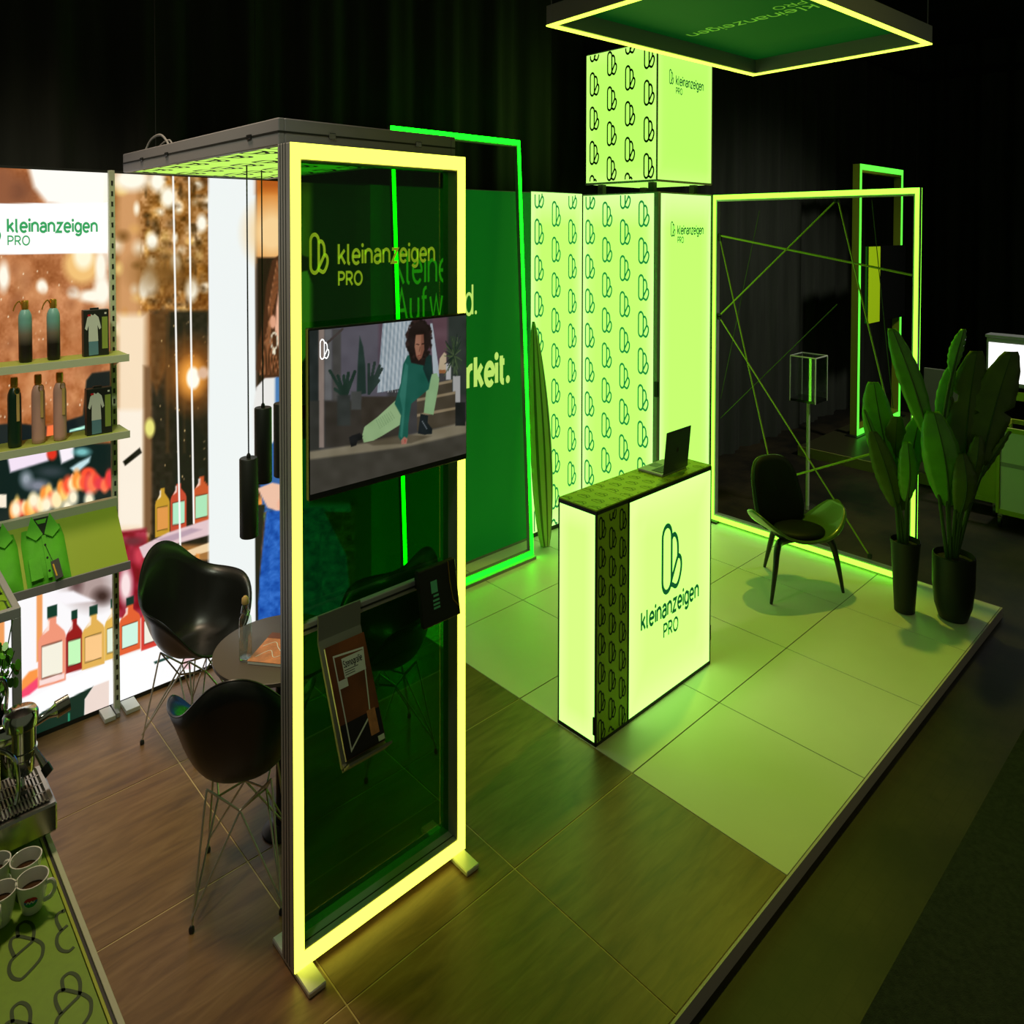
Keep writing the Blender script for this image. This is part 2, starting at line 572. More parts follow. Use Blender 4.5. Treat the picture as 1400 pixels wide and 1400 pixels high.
# light-giving faces
glow('led_yellow', (.96, 1.0, .085), 2.6)
glow('led_lime', (.22, 1.0, .034), 3.6)
glow('led_hanging', (.66, 1.0, .060), 3.4)
glow('led_green', (.0015, 1.0, .003), 13.0)
glow('led_cyan_green', (.10, 1.0, .05), 1.6)
glow('box_white', (1, 1, .97), 1.6)
print_mat('photo_wall_print', 1.02)
print_mat('tv_picture', .55)

def lightbox(name, edge, centre, strength, size):
    """backlit fabric, brighter along the edges where the LED rows sit; size = half sizes in metres of the panel (object coords)"""
    m = bpy.data.materials.new(name)
    m.use_nodes = True
    nt = m.node_tree
    nt.nodes.remove(nt.nodes['Principled BSDF'])
    at = nt.nodes.new('ShaderNodeAttribute'); at.attribute_name = 'edge'
    mx = nt.nodes.new('ShaderNodeMix'); mx.data_type = 'RGBA'
    mx.inputs[6].default_value = (*edge, 1); mx.inputs[7].default_value = (*centre, 1)
    nt.links.new(at.outputs['Fac'], mx.inputs[0])
    e = nt.nodes.new('ShaderNodeEmission'); e.inputs[1].default_value = strength
    nt.links.new(mx.outputs[2], e.inputs[0])
    nt.links.new(e.outputs[0], nt.nodes['Material Output'].inputs[0])
    MATS[name] = m
lightbox('box_lime', (.50, 1.0, .24), (.375, 1.0, .108), 1.55, None)
lightbox('box_lime_top', (.50, 1.0, .165), (.42, 1.0, .115), 1.25, None)
lightbox('box_cream', (.42, 1.0, .175), (.355, 1.0, .12), 2.0, None)

def lit_sheet(name, mt, parent, axis, a0, a1, b0, b1, n=10, rim=.12):
    """backlit sheet with an edge attribute that runs from 0 at the rim to 1 inside"""
    A, B = np.meshgrid(np.linspace(a0, a1, n + 1), np.linspace(b0, b1, n + 1))
    d = np.minimum(np.minimum(A - a0, a1 - A), np.minimum(B - b0, b1 - B))
    mb = MB().grid(np.array([[axis(A[i, j], B[i, j]) for j in range(n + 1)] for i in range(n + 1)], float))
    o = mb.build(name, mt, parent)
    at = o.data.attributes.new('edge', 'FLOAT', 'POINT')
    at.data.foreach_set('value', np.clip(d / rim, 0, 1).ravel().astype(np.float32))
    return o

def wood_material():
    m = bpy.data.materials.new('wood_floor'); m.use_nodes = True
    nt = m.node_tree; p = nt.nodes['Principled BSDF']
    tc = nt.nodes.new('ShaderNodeTexCoord'); mp = nt.nodes.new('ShaderNodeMapping')
    mp.inputs['Scale'].default_value = (1.1, 7.0, 1)
    nt.links.new(tc.outputs['Object'], mp.inputs[0])
    n1 = nt.nodes.new('ShaderNodeTexNoise'); n1.inputs['Scale'].default_value = 3.2; n1.inputs['Detail'].default_value = 9; n1.inputs['Roughness'].default_value = .62
    n1.inputs['Distortion'].default_value = .7
    nt.links.new(mp.outputs[0], n1.inputs['Vector'])
    r = nt.nodes.new('ShaderNodeValToRGB')
    r.color_ramp.elements[0].position = .30; r.color_ramp.elements[0].color = (*lin(92, 66, 42), 1)
    r.color_ramp.elements[1].position = .72; r.color_ramp.elements[1].color = (*lin(138, 106, 70), 1)
    e = r.color_ramp.elements.new(.5); e.color = (*lin(120, 88, 54), 1)
    nt.links.new(n1.outputs['Fac'], r.inputs['Fac'])
    nt.links.new(r.outputs['Color'], p.inputs['Base Color'])
    p.inputs['Roughness'].default_value = .38
    b = nt.nodes.new('ShaderNodeBump'); b.inputs['Strength'].default_value = .12; b.inputs['Distance'].default_value = .004
    nt.links.new(n1.outputs['Fac'], b.inputs['Height']); nt.links.new(b.outputs['Normal'], p.inputs['Normal'])
    MATS['wood_floor'] = m
wood_material()

def concrete_material():
    m = bpy.data.materials.new('hall_concrete'); m.use_nodes = True
    nt = m.node_tree; p = nt.nodes['Principled BSDF']
    tc = nt.nodes.new('ShaderNodeTexCoord')
    n1 = nt.nodes.new('ShaderNodeTexNoise'); n1.inputs['Scale'].default_value = 1.6; n1.inputs['Detail'].default_value = 8; n1.inputs['Roughness'].default_value = .65
    nt.links.new(tc.outputs['Object'], n1.inputs['Vector'])
    r = nt.nodes.new('ShaderNodeValToRGB')
    r.color_ramp.elements[0].position = .40; r.color_ramp.elements[0].color = (*lin(18, 13, 8), 1)
    r.color_ramp.elements[1].position = .66; r.color_ramp.elements[1].color = (*lin(58, 47, 30), 1)
    nt.links.new(n1.outputs['Fac'], r.inputs['Fac'])
    br = nt.nodes.new('ShaderNodeTexBrick')
    br.inputs['Scale'].default_value = 5.0; br.inputs['Mortar Size'].default_value = .012
    br.inputs['Color1'].default_value = (1, 1, 1, 1); br.inputs['Color2'].default_value = (.88, .88, .88, 1); br.inputs['Mortar'].default_value = (.62, .6, .55, 1)
    nt.links.new(tc.outputs['Object'], br.inputs['Vector'])
    mx = nt.nodes.new('ShaderNodeMix'); mx.data_type = 'RGBA'; mx.blend_type = 'MULTIPLY'; mx.inputs[0].default_value = .7
    nt.links.new(r.outputs['Color'], mx.inputs[6]); nt.links.new(br.outputs['Color'], mx.inputs[7])
    nt.links.new(mx.outputs[2], p.inputs['Base Color'])
    p.inputs['Roughness'].default_value = .55
    b = nt.nodes.new('ShaderNodeBump'); b.inputs['Strength'].default_value = .3; b.inputs['Distance'].default_value = .01
    nt.links.new(n1.outputs['Fac'], b.inputs['Height']); nt.links.new(b.outputs['Normal'], p.inputs['Normal'])
    MATS['hall_concrete'] = m
concrete_material()
# ------------------------------------------------------------------ the hall
MB().box(-4, 19, -4, 6.4, -.14, -.06).build('floor', 'hall_concrete', kind='structure', label='dark worn concrete hall floor around the raised stand', loc=(0, 0, -.06))
MB().box(-4, 10.8, -4, 1.245, -.06, -.052).build('carpet_runner', 'carpet', label='dark green-grey carpet laid on the hall floor beside the platform', cat='carpet', loc=(4, 0, -.06))
xs = np.arange(-4, 18.3, .05)
A = np.array([[(x, 5.98 + .05 * math.sin(x * 9.0) + .025 * math.sin(x * 23.0 + 1), z) for z in (-.06, 5.0)] for x in xs])
MB().grid(A).build('wall_back', 'curtain', smooth=True, angle=0, kind='structure', label='black stage curtain hanging in folds behind the stand', loc=(7, 5.98, 0))
ys = np.arange(-4, 6.1, .05)
A = np.array([[(18.3 + .05 * math.sin(y * 9.0) + .025 * math.sin(y * 21.0), y, z) for z in (-.06, 5.0)] for y in ys])
MB().grid(A).build('wall_end', 'curtain', smooth=True, angle=0, kind='structure', label='black curtain closing the far end of the hall', loc=(18.3, 1, 0))
ceil = MB().box(-4, 19, -4, 6.4, 5.0, 5.08).build('ceiling', 'ceiling_dark', kind='structure', label='dark hall ceiling with beams', loc=(0, 0, 5))
for k, x in enumerate((5.0, 8.0, 11.0, 14.0)):
    MB().box(x, x + .18, -4, 6.2, 4.8, 4.999).build('beam', 'ceiling_dark', ceil)
tr = thing('trim_1', None, None, (18.1, 5.8, 4.5), kind='structure')
tr['label'] = 'curtain rail running around the hall below the ceiling'
MB().box(9.0, 18.2, 5.82, 5.88, 4.50, 4.58).build('rail', 'ceiling_dark', tr)
MB().box(18.14, 18.2, -3, 5.9, 4.50, 4.58).build('rail', 'ceiling_dark', tr)

# ------------------------------------------------------------------ raised platform with its tiles
X0, Y0 = -.363, 1.767
plat = thing('floor_platform', 'low raised stand floor of wood-look and white tiles', None, (X0, Y0, -.06), kind='structure')
MB().box(X0 + .002, 3.637, Y0 + .002, 5.765, -.06, -.0018).build('base_slab', 'joint_tan', plat)
MB().box(3.637, 7.635, Y0 + .002, 5.765, -.06, -.0025).build('base_slab', 'joint_dark', plat)
MB().box(X0, 7.637, Y0 - .012, Y0, -.06, -.001).build('edge_trim', 'platform_edge', plat)
MB().box(7.637, 7.649, Y0 - .012, 5.767, -.06, -.001).build('edge_trim', 'platform_edge', plat)
for i in range(8):
    for j in range(4):
        g = .003
        MB().cbox(X0 + i + g, X0 + i + 1 - g, Y0 + j + g, Y0 + j + 1 - g, -.0035, 0.0, .0015).build('tile', 'wood_floor' if i < 4 else 'tile_white', plat)

# ------------------------------------------------------------------ generic lit frame
def lit_frame(root, mp, W, H, D, pw, led, alu='aluminium', lw=None, inset=.0):
    lw = lw or pw
    def part(nm, a0, a1, b0, b1, c0, c1, mt):
        return MB(mp).cbox(a0, a1, b0, b1, c0, c1, .002).build(nm, mt, root)
    part('post', 0, pw, 0, H, .006, D, alu); part('post', W - pw, W, 0, H, .006, D, alu)
    part('rail', pw, W - pw, 0, pw, .006, D, alu); part('rail', pw, W - pw, H - pw, H, .006, D, alu)
    for a0, a1, b0, b1 in ((inset, inset + lw, 0, H), (W - inset - lw, W - inset, 0, H), (inset + lw, W - inset - lw, 0, lw), (inset + lw, W - inset - lw, H - lw, H)):
        MB(mp).box(a0, a1, b0, b1, 0, .006).build('light_strip', led, root)
    return root

def groove(root, mp, pts, r=.0025):
    MB(mp).tube(pts, r, 6).build('groove', 'black_paint', root)

# ------------------------------------------------------------------ backlit photo wall
WX0, WX1, WY, WH = .5, 3.60, 5.64, 2.52
pw_ = thing('photo_light_wall', 'tall backlit fabric wall printed with a warm shop scene and a woman', 'light wall', (WX0, WY, 0))
gx = np.unique(np.concatenate([np.arange(WX0, .85, .02), np.arange(.85, 2.1, .0034), np.arange(2.1, 3.6, .012), [WX1]]))
gz = np.unique(np.concatenate([np.arange(.02, WH, .0052), [WH]]))
GX, GZ = np.meshgrid(gx, gz)
U, V = layout(GX, np.full_like(GX, WY), GZ)
P = Paint(U.ravel(), V.ravel(), (172, 104, 58))
u, v = P.u, P.v
left = (u < 156).astype(float)
rs = np.random.default_rng(5)
# right of the joint: amber bokeh behind the window
P.rect(156, 200, 700, 1100, (150, 98, 44), 1)
P.noise(38, 26, 1); P.noise(14, 14, 2); P.noise(5, 7, 3)
P.rect(156, 200, 196, 450, (206, 148, 96), 14, .75)
for k in range(95):
    cu, cv = rs.uniform(160, 285), rs.uniform(238, 470)
    c = [(236, 196, 120), (252, 240, 214), (205, 140, 60), (120, 74, 24), (226, 170, 90)][rs.integers(5)]
    P.ell(cu, cv, rs.uniform(3, 10), rs.uniform(5, 13), c, .7, rs.uniform(.25, .75))
gold = ((u > 192) & (u < 286) & (v > 200) & (v < 432)).astype(float)
for k in range(70):
    P.ell(rs.uniform(196, 285), rs.uniform(240, 430), rs.uniform(2, 9), rs.uniform(2, 10), [(84, 50, 16), (106, 66, 22), (70, 42, 14)][k % 3], .8, .55)
P.noise(3.5, 26, 41, gold); P.noise(9, 26, 42, gold)
for cu, cv, ru, rv in ((180, 245, 26, 16), (215, 248, 10, 14), (230, 270, 10, 14), (205, 385, 11, 18), (196, 395, 6, 14), (262, 395, 9, 16), (240, 360, 7, 12), (276, 305, 7, 12), (180, 460, 7, 12), (208, 330, 8, 12)):
    P.ell(cu, cv, ru, rv, (255, 250, 232), .8, .95)
P.rect(205, 425, 286, 745, (30, 20, 10), 6)
P.rect(196, 425, 210, 520, (150, 96, 50), 8, .8)
P.ell(225, 372, 45, 30, (122, 78, 26), .9, .6)
P.rect(160, 430, 200, 730, (246, 222, 190), 12)
P.rect(160, 560, 196, 720, (250, 238, 220), 8, .9)
P.rect(196, 500, 208, 730, (120, 84, 52), 5, .8)
P.poly([(206, 430), (232, 420), (228, 500), (214, 540), (206, 520)], (104, 62, 22), 6, .8)
P.noise(6, 10, 43, ((u > 205) & (u < 286) & (v > 430) & (v < 740)).astype(float))
P.poly([(240, 560), (286, 600), (286, 740), (236, 700)], (16, 12, 6), 8, .8)
P.rect(226, 430, 232, 620, (64, 42, 18), 3, .6); P.rect(250, 440, 254, 620, (52, 36, 16), 3, .6)
for k in range(40):
    P.ell(rs.uniform(210, 285), rs.uniform(440, 690), 1.0, 1.6, (220, 190, 130), .9, rs.uniform(.2, .8))
P.ell(263, 512, 32, 42, (196, 110, 30), 1.1, .75); P.ell(262, 516, 17, 24, (250, 170, 70), .9, .9); P.ell(264, 517, 9, 15, (255, 252, 236), .4)
P.ell(278, 510, 8, 9, (220, 180, 150), .5, .8)
P.ell(205, 585, 7, 13, (232, 226, 120), .6, .95)
P.poly([(168, 631), (191, 612), (194, 619), (171, 637)], (14, 10, 6), 2)
# crimson corner and the hanging bottle shelf
P.poly([(156, 728), (200, 722), (210, 850), (156, 860)], (150, 26, 48), 5)
P.noise(9, 34, 8, ((u > 156) & (u < 205) & (v > 728) & (v < 850)).astype(float))
P.ell(172, 800, 9, 26, (250, 226, 226), .8, .9); P.ell(190, 760, 7, 14, (206, 60, 80), .8, .8); P.ell(182, 740, 14, 6, (110, 40, 50), .8, .8)
def bottle(u0, v0, u1, v1, body, label, cap=(14, 58, 42), sl=-.2, neck=.34, lab=True, rim=None):
    w = u1 - u0; h = v1 - v0; cu = (u0 + u1) / 2
    def q(a, b): return (u0 + a * w, v0 + b * h + sl * (a - .5) * w)
    P.poly([q(0, 1), q(0, .42), q(.06, .36), q(.36, .24), q(.36, .14), q(.66, .14), q(.66, .24), q(.94, .36), q(1, .42), q(1, 1)], body, 1.6)
    if rim: P.poly([q(.05, .97), q(.05, .9), q(.95, .9), q(.95, .97)], rim, 1.2)
    P.poly([q(.16, .34), q(.3, .26), q(.3, .18), q(.42, .18), q(.4, .3)], (255, 244, 236), 1.5, .75)
    P.poly([q(.33, .15), q(.33, 0), q(.69, 0), q(.69, .15)], cap, 1.4)
    if lab:
        P.poly([q(.12, .9), q(.12, .47), q(.86, .47), q(.86, .9)], tuple(c * .45 for c in body), 1.0, .8)
        P.poly([q(.14, .88), q(.14, .49), q(.88, .49), q(.88, .88)], label, 1.0)
bottle(212, 656, 232, 733, (196, 150, 40), (224, 150, 72), (30, 26, 16))
bottle(233, 650, 255, 725, (196, 70, 44), (176, 232, 196), (20, 24, 18))
bottle(264, 640, 287, 716, (200, 84, 40), (172, 230, 184), (24, 24, 18))
P.poly([(190, 748), (230, 728), (288, 709), (288, 731), (236, 745), (196, 763)], (226, 196, 200), 2)
P.poly([(214, 738), (262, 722), (276, 724), (230, 742)], (168, 140, 160), 3, .7)
P.poly([(244, 757), (288, 741), (288, 753), (250, 764)], (238, 206, 160), 1.6)
P.rect(225, 766, 286, 860, (18, 10, 8), 4); P.rect(268, 757, 273, 800, (220, 140, 60), 2, .9)
# ropes of the shelf
P.line([(236.5, 236), (241, 480), (246.5, 752)], 2.6, (250, 248, 244)); P.line([(258.5, 238), (261.5, 480), (264, 655), (265, 715)], 2.6, (250, 248, 244))
# lower bottles
P.rect(156, 845, 700, 1100, (248, 248, 246), 3, 1)
bottle(163, 816, 192, 892, (226, 96, 50), (206, 244, 224), (16, 50, 40), sl=-.35)
bottle(193, 808, 224, 886, (216, 60, 50), (240, 238, 222), (20, 30, 24), sl=-.35)
P.poly([(156, 903), (290, 856), (290, 1000), (156, 1000)], (252, 252, 252), 1)
P.poly([(210, 905), (250, 890), (250, 893), (212, 908)], (14, 60, 50), 1); P.rect(250, 880, 262, 915, (240, 200, 205), 2, .8)
# white window post and the woman
P.rect(285, 200, 349, 1000, (238, 243, 242), 1.2); P.rect(285, 830, 349, 1000, (246, 246, 246), 8)
P.rect(349, 200, 352, 1000, (120, 108, 96), 1)
P.rect(351, 200, 520, 360, (214, 128, 48), 1.5)
P.ell(372, 318, 34, 40, (246, 208, 148), .9, .9); P.rect(351, 236, 520, 262, (176, 88, 26), 12, .8)
P.rect(351, 352, 520, 720, (34, 18, 12), 4)
P.rect(351, 690, 520, 1000, (70, 48, 30), 4); P.ell(358, 690, 6, 14, (240, 150, 60), .8); P.ell(357, 705, 5, 8, (70, 120, 50), .8)
P.poly([(392, 340), (372, 356), (364, 390), (360, 440), (352, 475), (350, 505), (362, 520), (396, 528), (440, 520), (450, 440), (440, 360)], (72, 38, 22), 2)
for k in range(16):
    o_ = k * 2.1
    P.line([(392 - o_ * .4, 356), (372 - o_ * .15 + k % 3, 420), (362 + o_ * .3, 468), (356 + o_ * .9, 512)], 1.2, [(196, 130, 84), (40, 18, 10), (150, 86, 48)][k % 3], .6)
P.poly([(384, 378), (378, 420), (376, 450), (384, 486), (410, 500), (430, 470), (436, 410), (420, 370)], (232, 176, 146), 2)
P.ell(373, 440, 4, 9, (222, 160, 128), .4)
t = np.hypot((u - 375) / 4.6, (v - 466) / 11.0); P.put(np.clip(1.2 - np.abs(t - 1) * 5, 0, 1), (214, 204, 178)); P.ell(375, 481, 2, 4, (236, 226, 200), .4)
P.poly([(346, 560), (350, 530), (362, 517), (378, 516), (380, 610), (346, 600)], (232, 230, 226), 2)
P.poly([(376, 516), (392, 514), (396, 600), (376, 600)], (70, 120, 176), 1.5)
P.poly([(392, 600), (470, 600), (480, 700), (360, 700), (352, 640), (376, 600)], (50, 96, 160), 2)
P.poly([(352, 668), (366, 694), (384, 700), (390, 684), (392, 664), (372, 660)], (236, 190, 164), 2); P.ell(384, 690, 5, 8, (238, 178, 150), .5)
P.poly([(364, 700), (440, 692), (474, 760), (486, 900), (350, 900), (354, 800)], (26, 86, 178), 2)
P.noise(7, 22, 21, ((u > 352) & (u < 490) & (v > 695) & (v < 905)).astype(float)); P.noise(2.2, 12, 22, ((u > 352) & (u < 490) & (v > 695) & (v < 905)).astype(float))
P.poly([(349, 690), (362, 690), (356, 760), (352, 860), (349, 860)], (30, 26, 18), 1.2)
P.rect(426, 200, 720, 688, (26, 40, 24), 8)
P.rect(486, 200, 720, 1100, (40, 44, 26), 6)
# left panel: warm brown bokeh
L = left > .5
P2 = Paint(u, v, (178, 108, 62))
P2.noise(34, 22, 31); P2.noise(12, 16, 32); P2.noise(4, 8, 33)
P2.noise(2.6, 9, 34)
for k in range(40):
    P2.ell(rs.uniform(-5, 152), rs.uniform(350, 575), rs.uniform(5, 16), rs.uniform(6, 18), [(128, 70, 38), (206, 134, 84), (150, 86, 48), (226, 160, 108)][k % 4], .9, .4)
P2.ell(20, 262, 30, 22, (120, 66, 40), .9, .8); P2.ell(2, 255, 16, 40, (140, 80, 48), .9, .8)
P2.poly([(38, 226), (156, 226), (156, 276), (122, 286), (64, 278), (46, 256)], (255, 252, 244), 9)
P2.ell(112, 362, 25, 27, (240, 190, 116), .5, .95); P2.ell(114, 350, 13, 18, (255, 246, 214), .7)
for cu, cv, ru, rv in ((5, 378, 8, 20), (57, 391, 7, 9), (125, 405, 18, 9), (140, 398, 12, 22), (100, 400, 8, 8), (138, 365, 8, 26), (60, 395, 5, 7), (148, 300, 6, 60)):
    P2.ell(cu, cv, ru, rv, (255, 248, 230), .8, .95)
for k in range(60):
    P2.ell(rs.uniform(0, 150), rs.uniform(350, 580), .9, 1.4, (255, 236, 200), .9, rs.uniform(.3, .9))
for k in range(34):
    P2.ell(rs.uniform(0, 150), rs.uniform(360, 570), rs.uniform(4, 11), rs.uniform(6, 14), [(206, 140, 92), (142, 78, 40), (214, 150, 100)][k % 3], .9, .35)
P2.poly([(118, 520), (126, 510), (156, 506), (156, 600), (112, 600), (114, 560)], (16, 26, 26), 3)
P2.poly([(-80, 590), (20, 578), (60, 583), (95, 574), (120, 566), (120, 620), (-80, 640)], (14, 26, 30), 3)
P2.poly([(64, 582), (74, 580), (76, 612), (62, 612)], (255, 120, 66), 3)
P2.poly([(95, 588), (116, 582), (116, 586), (95, 591)], (190, 255, 230), 1.5)
P2.rect(-100, 606, 156, 790, (10, 30, 28), 4)
P2.poly([(10, 624), (66, 612), (66, 630), (14, 646)], (244, 226, 244), 4); P2.poly([(80, 612), (101, 606), (101, 626), (84, 634)], (250, 240, 248), 4)
P2.poly([(96, 640), (108, 632), (124, 624), (122, 632), (104, 648)], (196, 226, 232), 4); P2.ell(112, 618, 12, 6, (120, 190, 190), .8, .8)
P2.ell(36, 655, 9, 12, (150, 160, 170), .9, .8); P2.ell(52, 664, 16, 9, (128, 132, 146), .9, .8); P2.ell(70, 645, 20, 8, (50, 62, 66), .9, .8)
P2.ell(71, 620, 7, 9, (224, 50, 32), .6); P2.ell(121, 648, 11, 9, (250, 80, 50), .5); P2.ell(121, 662, 5, 14, (120, 20, 20), .7); P2.ell(99, 654, 2.5, 6, (255, 210, 190), .6)
for k in range(26):
    f = k / 25; cu = 18 + f * 136; cv = 704 - f * 42 - rs.uniform(0, 22) * (1 - abs(f - .6))
    P2.ell(cu, cv, rs.uniform(5, 9), rs.uniform(8, 15), [(255, 150, 60), (255, 206, 110), (255, 90, 56), (255, 236, 180)][k % 4] if f < .75 else [(244, 70, 56), (230, 60, 70), (255, 120, 80)][k % 3], .6, .9)
for cu, cv in ((22, 696), (46, 684), (64, 690), (100, 680), (92, 694), (122, 684)):
    P2.ell(cu, cv, 7, 11, (255, 244, 210), .8, .9)
P2.rect(-10, 676, 9, 694, (250, 236, 214), 2)
P2.rect(-100, 760, 156, 1100, (250, 248, 250), 6)
P2.ell(124, 800, 34, 30, (176, 154, 150), .9, .9); P2.ell(104, 792, 10, 22, (90, 62, 60), .8, .7); P2.ell(140, 815, 14, 12, (60, 40, 36), .8, .7); P2.poly([(60, 812), (100, 808), (130, 822), (90, 826)], (250, 246, 250), 4)
P2.rect(50, 770, 58, 905, (240, 158, 92), 2); P2.rect(-6, 770, 6, 905, (240, 158, 92), 2)
P2.poly([(30, 930), (40, 918), (52, 914), (52, 938), (40, 946), (28, 950)], (250, 150, 70), 3); P2.poly([(28, 946), (52, 926), (52, 940), (40, 950), (26, 956)], (246, 70, 110), 3)
Psave = P; P = P2
bottle(52, 828, 90, 936, (240, 150, 120), (244, 240, 222), sl=-.3, rim=(250, 220, 214))
bottle(90, 834, 113, 918, (150, 26, 26), (196, 248, 186), sl=-.3)
bottle(112, 828, 143, 912, (226, 176, 84), (250, 200, 136), sl=-.3)
bottle(143, 818, 168, 900, (226, 180, 80), (226, 240, 220), sl=-.3)
P = Psave
P2.poly([(20, 966), (90, 930), (156, 902), (156, 1010), (20, 1010)], (253, 253, 253), 1.2)
P2.poly([(20, 1000), (60, 972), (128, 938), (116, 956), (114, 1010), (20, 1030)], (8, 42, 30), 1.2); P2.rect(93, 975, 95.5, 992, (40, 150, 110), 1.5)
P2.poly([(116, 956), (128, 938), (149, 930), (149, 1000), (115, 1000)], (236, 216, 206), 1.2)
P2.rect(-120, 279.5, 147, 349, (255, 255, 253), 1.2, 1, -.01)
P.c[L] = P2.c[L]
print_grid('fabric_print', GX, np.full_like(GX, WY), GZ, P.colors(), 'photo_wall_print', pw_)
MB().box(WX0, WX1, WY + .002, WY + .12, .0, WH).build('frame_body', 'alu_dark', pw_)
MB().box(WX0, WX1, WY - .004, WY + .002, .0, .02).build('base_rail', 'black_paint', pw_)
MB().box(WX0, WX1, WY - .004, WY + .12, WH, WH + .012).build('top_rail', 'black_paint', pw_)
hdr = MB().strokes(text_lines('kleinanzeigen', .913, 2.247, .509, .056), .0115, lambda a, b: (a, WY - .003, b))
hdr.strokes(text_lines('PRO', .913, 2.190, .116, .040), .0065, lambda a, b: (a, WY - .003, b))
hdr.strokes(emblem(.80, 2.20, .10), .0085, lambda a, b: (a, WY - .003, b))
hdr.build('lettering', 'header_ink', pw_)

# ------------------------------------------------------------------ green slogan wall
gw = thing('green_slogan_wall', 'dark green backlit wall with pale slogan lettering behind the leaning frame', 'wall panel', (3.61, 5.66, 0))
mat('green_backlit', lin(4, 126, 46), .7, emit=(.0, .06, .004), estr=1.0)
glow('letters_lit', lin(196, 238, 110), .9)
glow('letters_dim', lin(150, 196, 60), .8)
MB().box(3.61, 5.615, 5.662, 5.76, 0, 2.53).build('frame_body', 'alu_dark', gw)
MB().box(3.61, 5.615, 5.655, 5.662, .02, 2.525).build('fabric', 'green_backlit', gw)
gy = lambda a, b: (a, 5.652, b)
MB().strokes(text_lines('Kleiner', 3.86, 1.925, None, .2), .022, gy).build('lettering', 'letters_lit', gw)
MB().strokes(text_lines('Aufwand.', 3.88, 1.69, .96, .2), .022, gy).build('lettering', 'letters_lit', gw)
MB().strokes(text_lines('Sichtbarkeit.', 3.87, 1.195, 1.41, .2), .046, gy).build('lettering', 'letters_lit', gw)

# ------------------------------------------------------------------ leaning green LED frame
lf = thing('leaning_light_frame', 'tall frame outlined in bright green light leaning on the green slogan wall', 'light frame', (3.75, 5.33, 0))
def lean(a, b, c):
    k = .073; q = math.hypot(1, k)
    return (3.75 + a, 5.33 + k * b / q + c / q, .008 + b / q - k * c / q + .0)
lit_frame(lf, lean, 1.59, 2.88, .05, .045, 'led_green', 'alu_dark', .034)
fr = MB().box(3.78, 5.32, 5.27, 5.31, 0.0, .02); fr.build('floor_rail', 'alu_dark', lf)

# ------------------------------------------------------------------ surfboard
sb = thing('surfboard', 'striped green surfboard standing on its tail beside the patterned light wall', 'surfboard', (5.62, 5.46, 0))
def board(t, s_, c_=0.0):
    """t along the board (0 tail .. 1 nose), s across"""
    w = .125 * (max(0.0, math.sin(math.pi * min(1, max(0, t ** .85 * .93 + .065)))) ** .6)
    z = .004 + 1.59 * t
    y = 5.42 + .20 * t + .06 * (t - .5) ** 2 - .015
    th = .03 * max(0.0, 1 - s_ * s_) ** .5 * (1 - .5 * t ** 3)
    return (5.60 + w * s_ * .93 + .02 * t, y - w * s_ * .37 - c_ * th, z)
for k, (s0, s1) in enumerate(((-1, -.62), (-.62, -.38), (-.38, .06), (.06, .24), (.24, .66), (.66, 1))):
    ring = []
    for t in np.linspace(0, 1, 26):
        ring.append([board(t, s_, 1) for s_ in np.linspace(s0, s1, 4)] + [board(t, s_, -1) for s_ in np.linspace(s1, s0, 4)])
    MB().grid(np.array(ring), True).build('stripe', 'surf_green' if k % 2 == 0 else 'surf_dark', sb, smooth=True)

# ------------------------------------------------------------------ patterned light wall and tower
def dense(L, step=.012):
    out = [L[0]]
    for q in L[1:]:
        d = math.hypot(q[0] - out[-1][0], q[1] - out[-1][1]); n = max(1, int(d / step)); o_ = out[-1]
        for k in range(1, n + 1): out.append((o_[0] + (q[0] - o_[0]) * k / n, o_[1] + (q[1] - o_[1]) * k / n))
    return out

def pattern(a0, a1, b0, b1, size, px_, pz, ph=0.0, rot=0, off=None):
    """staggered rows of emblems clipped to the sheet; off = centre of the first column"""
    out = []
    a = a0 + (px_ * .28 if off is None else off) - size * .36
    i = 0
    while a < a1:
        b = b0 - pz + (pz / 2 if i % 2 else 0) + ph
        while b < b1:
            for Lm in emblem(a, b, size, rot):
                inside = all(a0 + .004 < p[0] < a1 - .004 and b0 + .004 < p[1] < b1 - .004 for p in Lm)
                if inside:
                    out.append(Lm)
                    continue
                seg = []
                for p in dense(Lm):
                    if a0 + .004 < p[0] < a1 - .004 and b0 + .004 < p[1] < b1 - .004: seg.append(p)
                    else:
                        if len(seg) > 1: out.append(seg)
                        seg = []
                if len(seg) > 1: out.append(seg)
            b += pz
        a += px_; i += 1
    return out

pa = thing('pattern_light_panel', 'glowing lime wall panel with looped emblems between the surfboard and the corner tower', 'light panel', (5.63, 5.67, 0))
MB().box(5.63, 6.455, 5.674, 5.76, 0, 2.54).build('frame_body', 'alu_dark', pa)
lit_sheet('fabric', 'box_lime', pa, lambda a, b: (a, 5.67, b), 5.632, 6.455, .03, 2.535)
MB().strokes(pattern(5.62, 6.455, .03, 2.53, .188, .27, .266, ph=-.008, off=.13), .0165, lambda a, b: (a, 5.666, b)).build('emblem_print', 'dark_green_ink', pa)
MB().box(5.63, 6.455, 5.664, 5.674, 0, .028).build('base_rail', 'black_paint', pa)

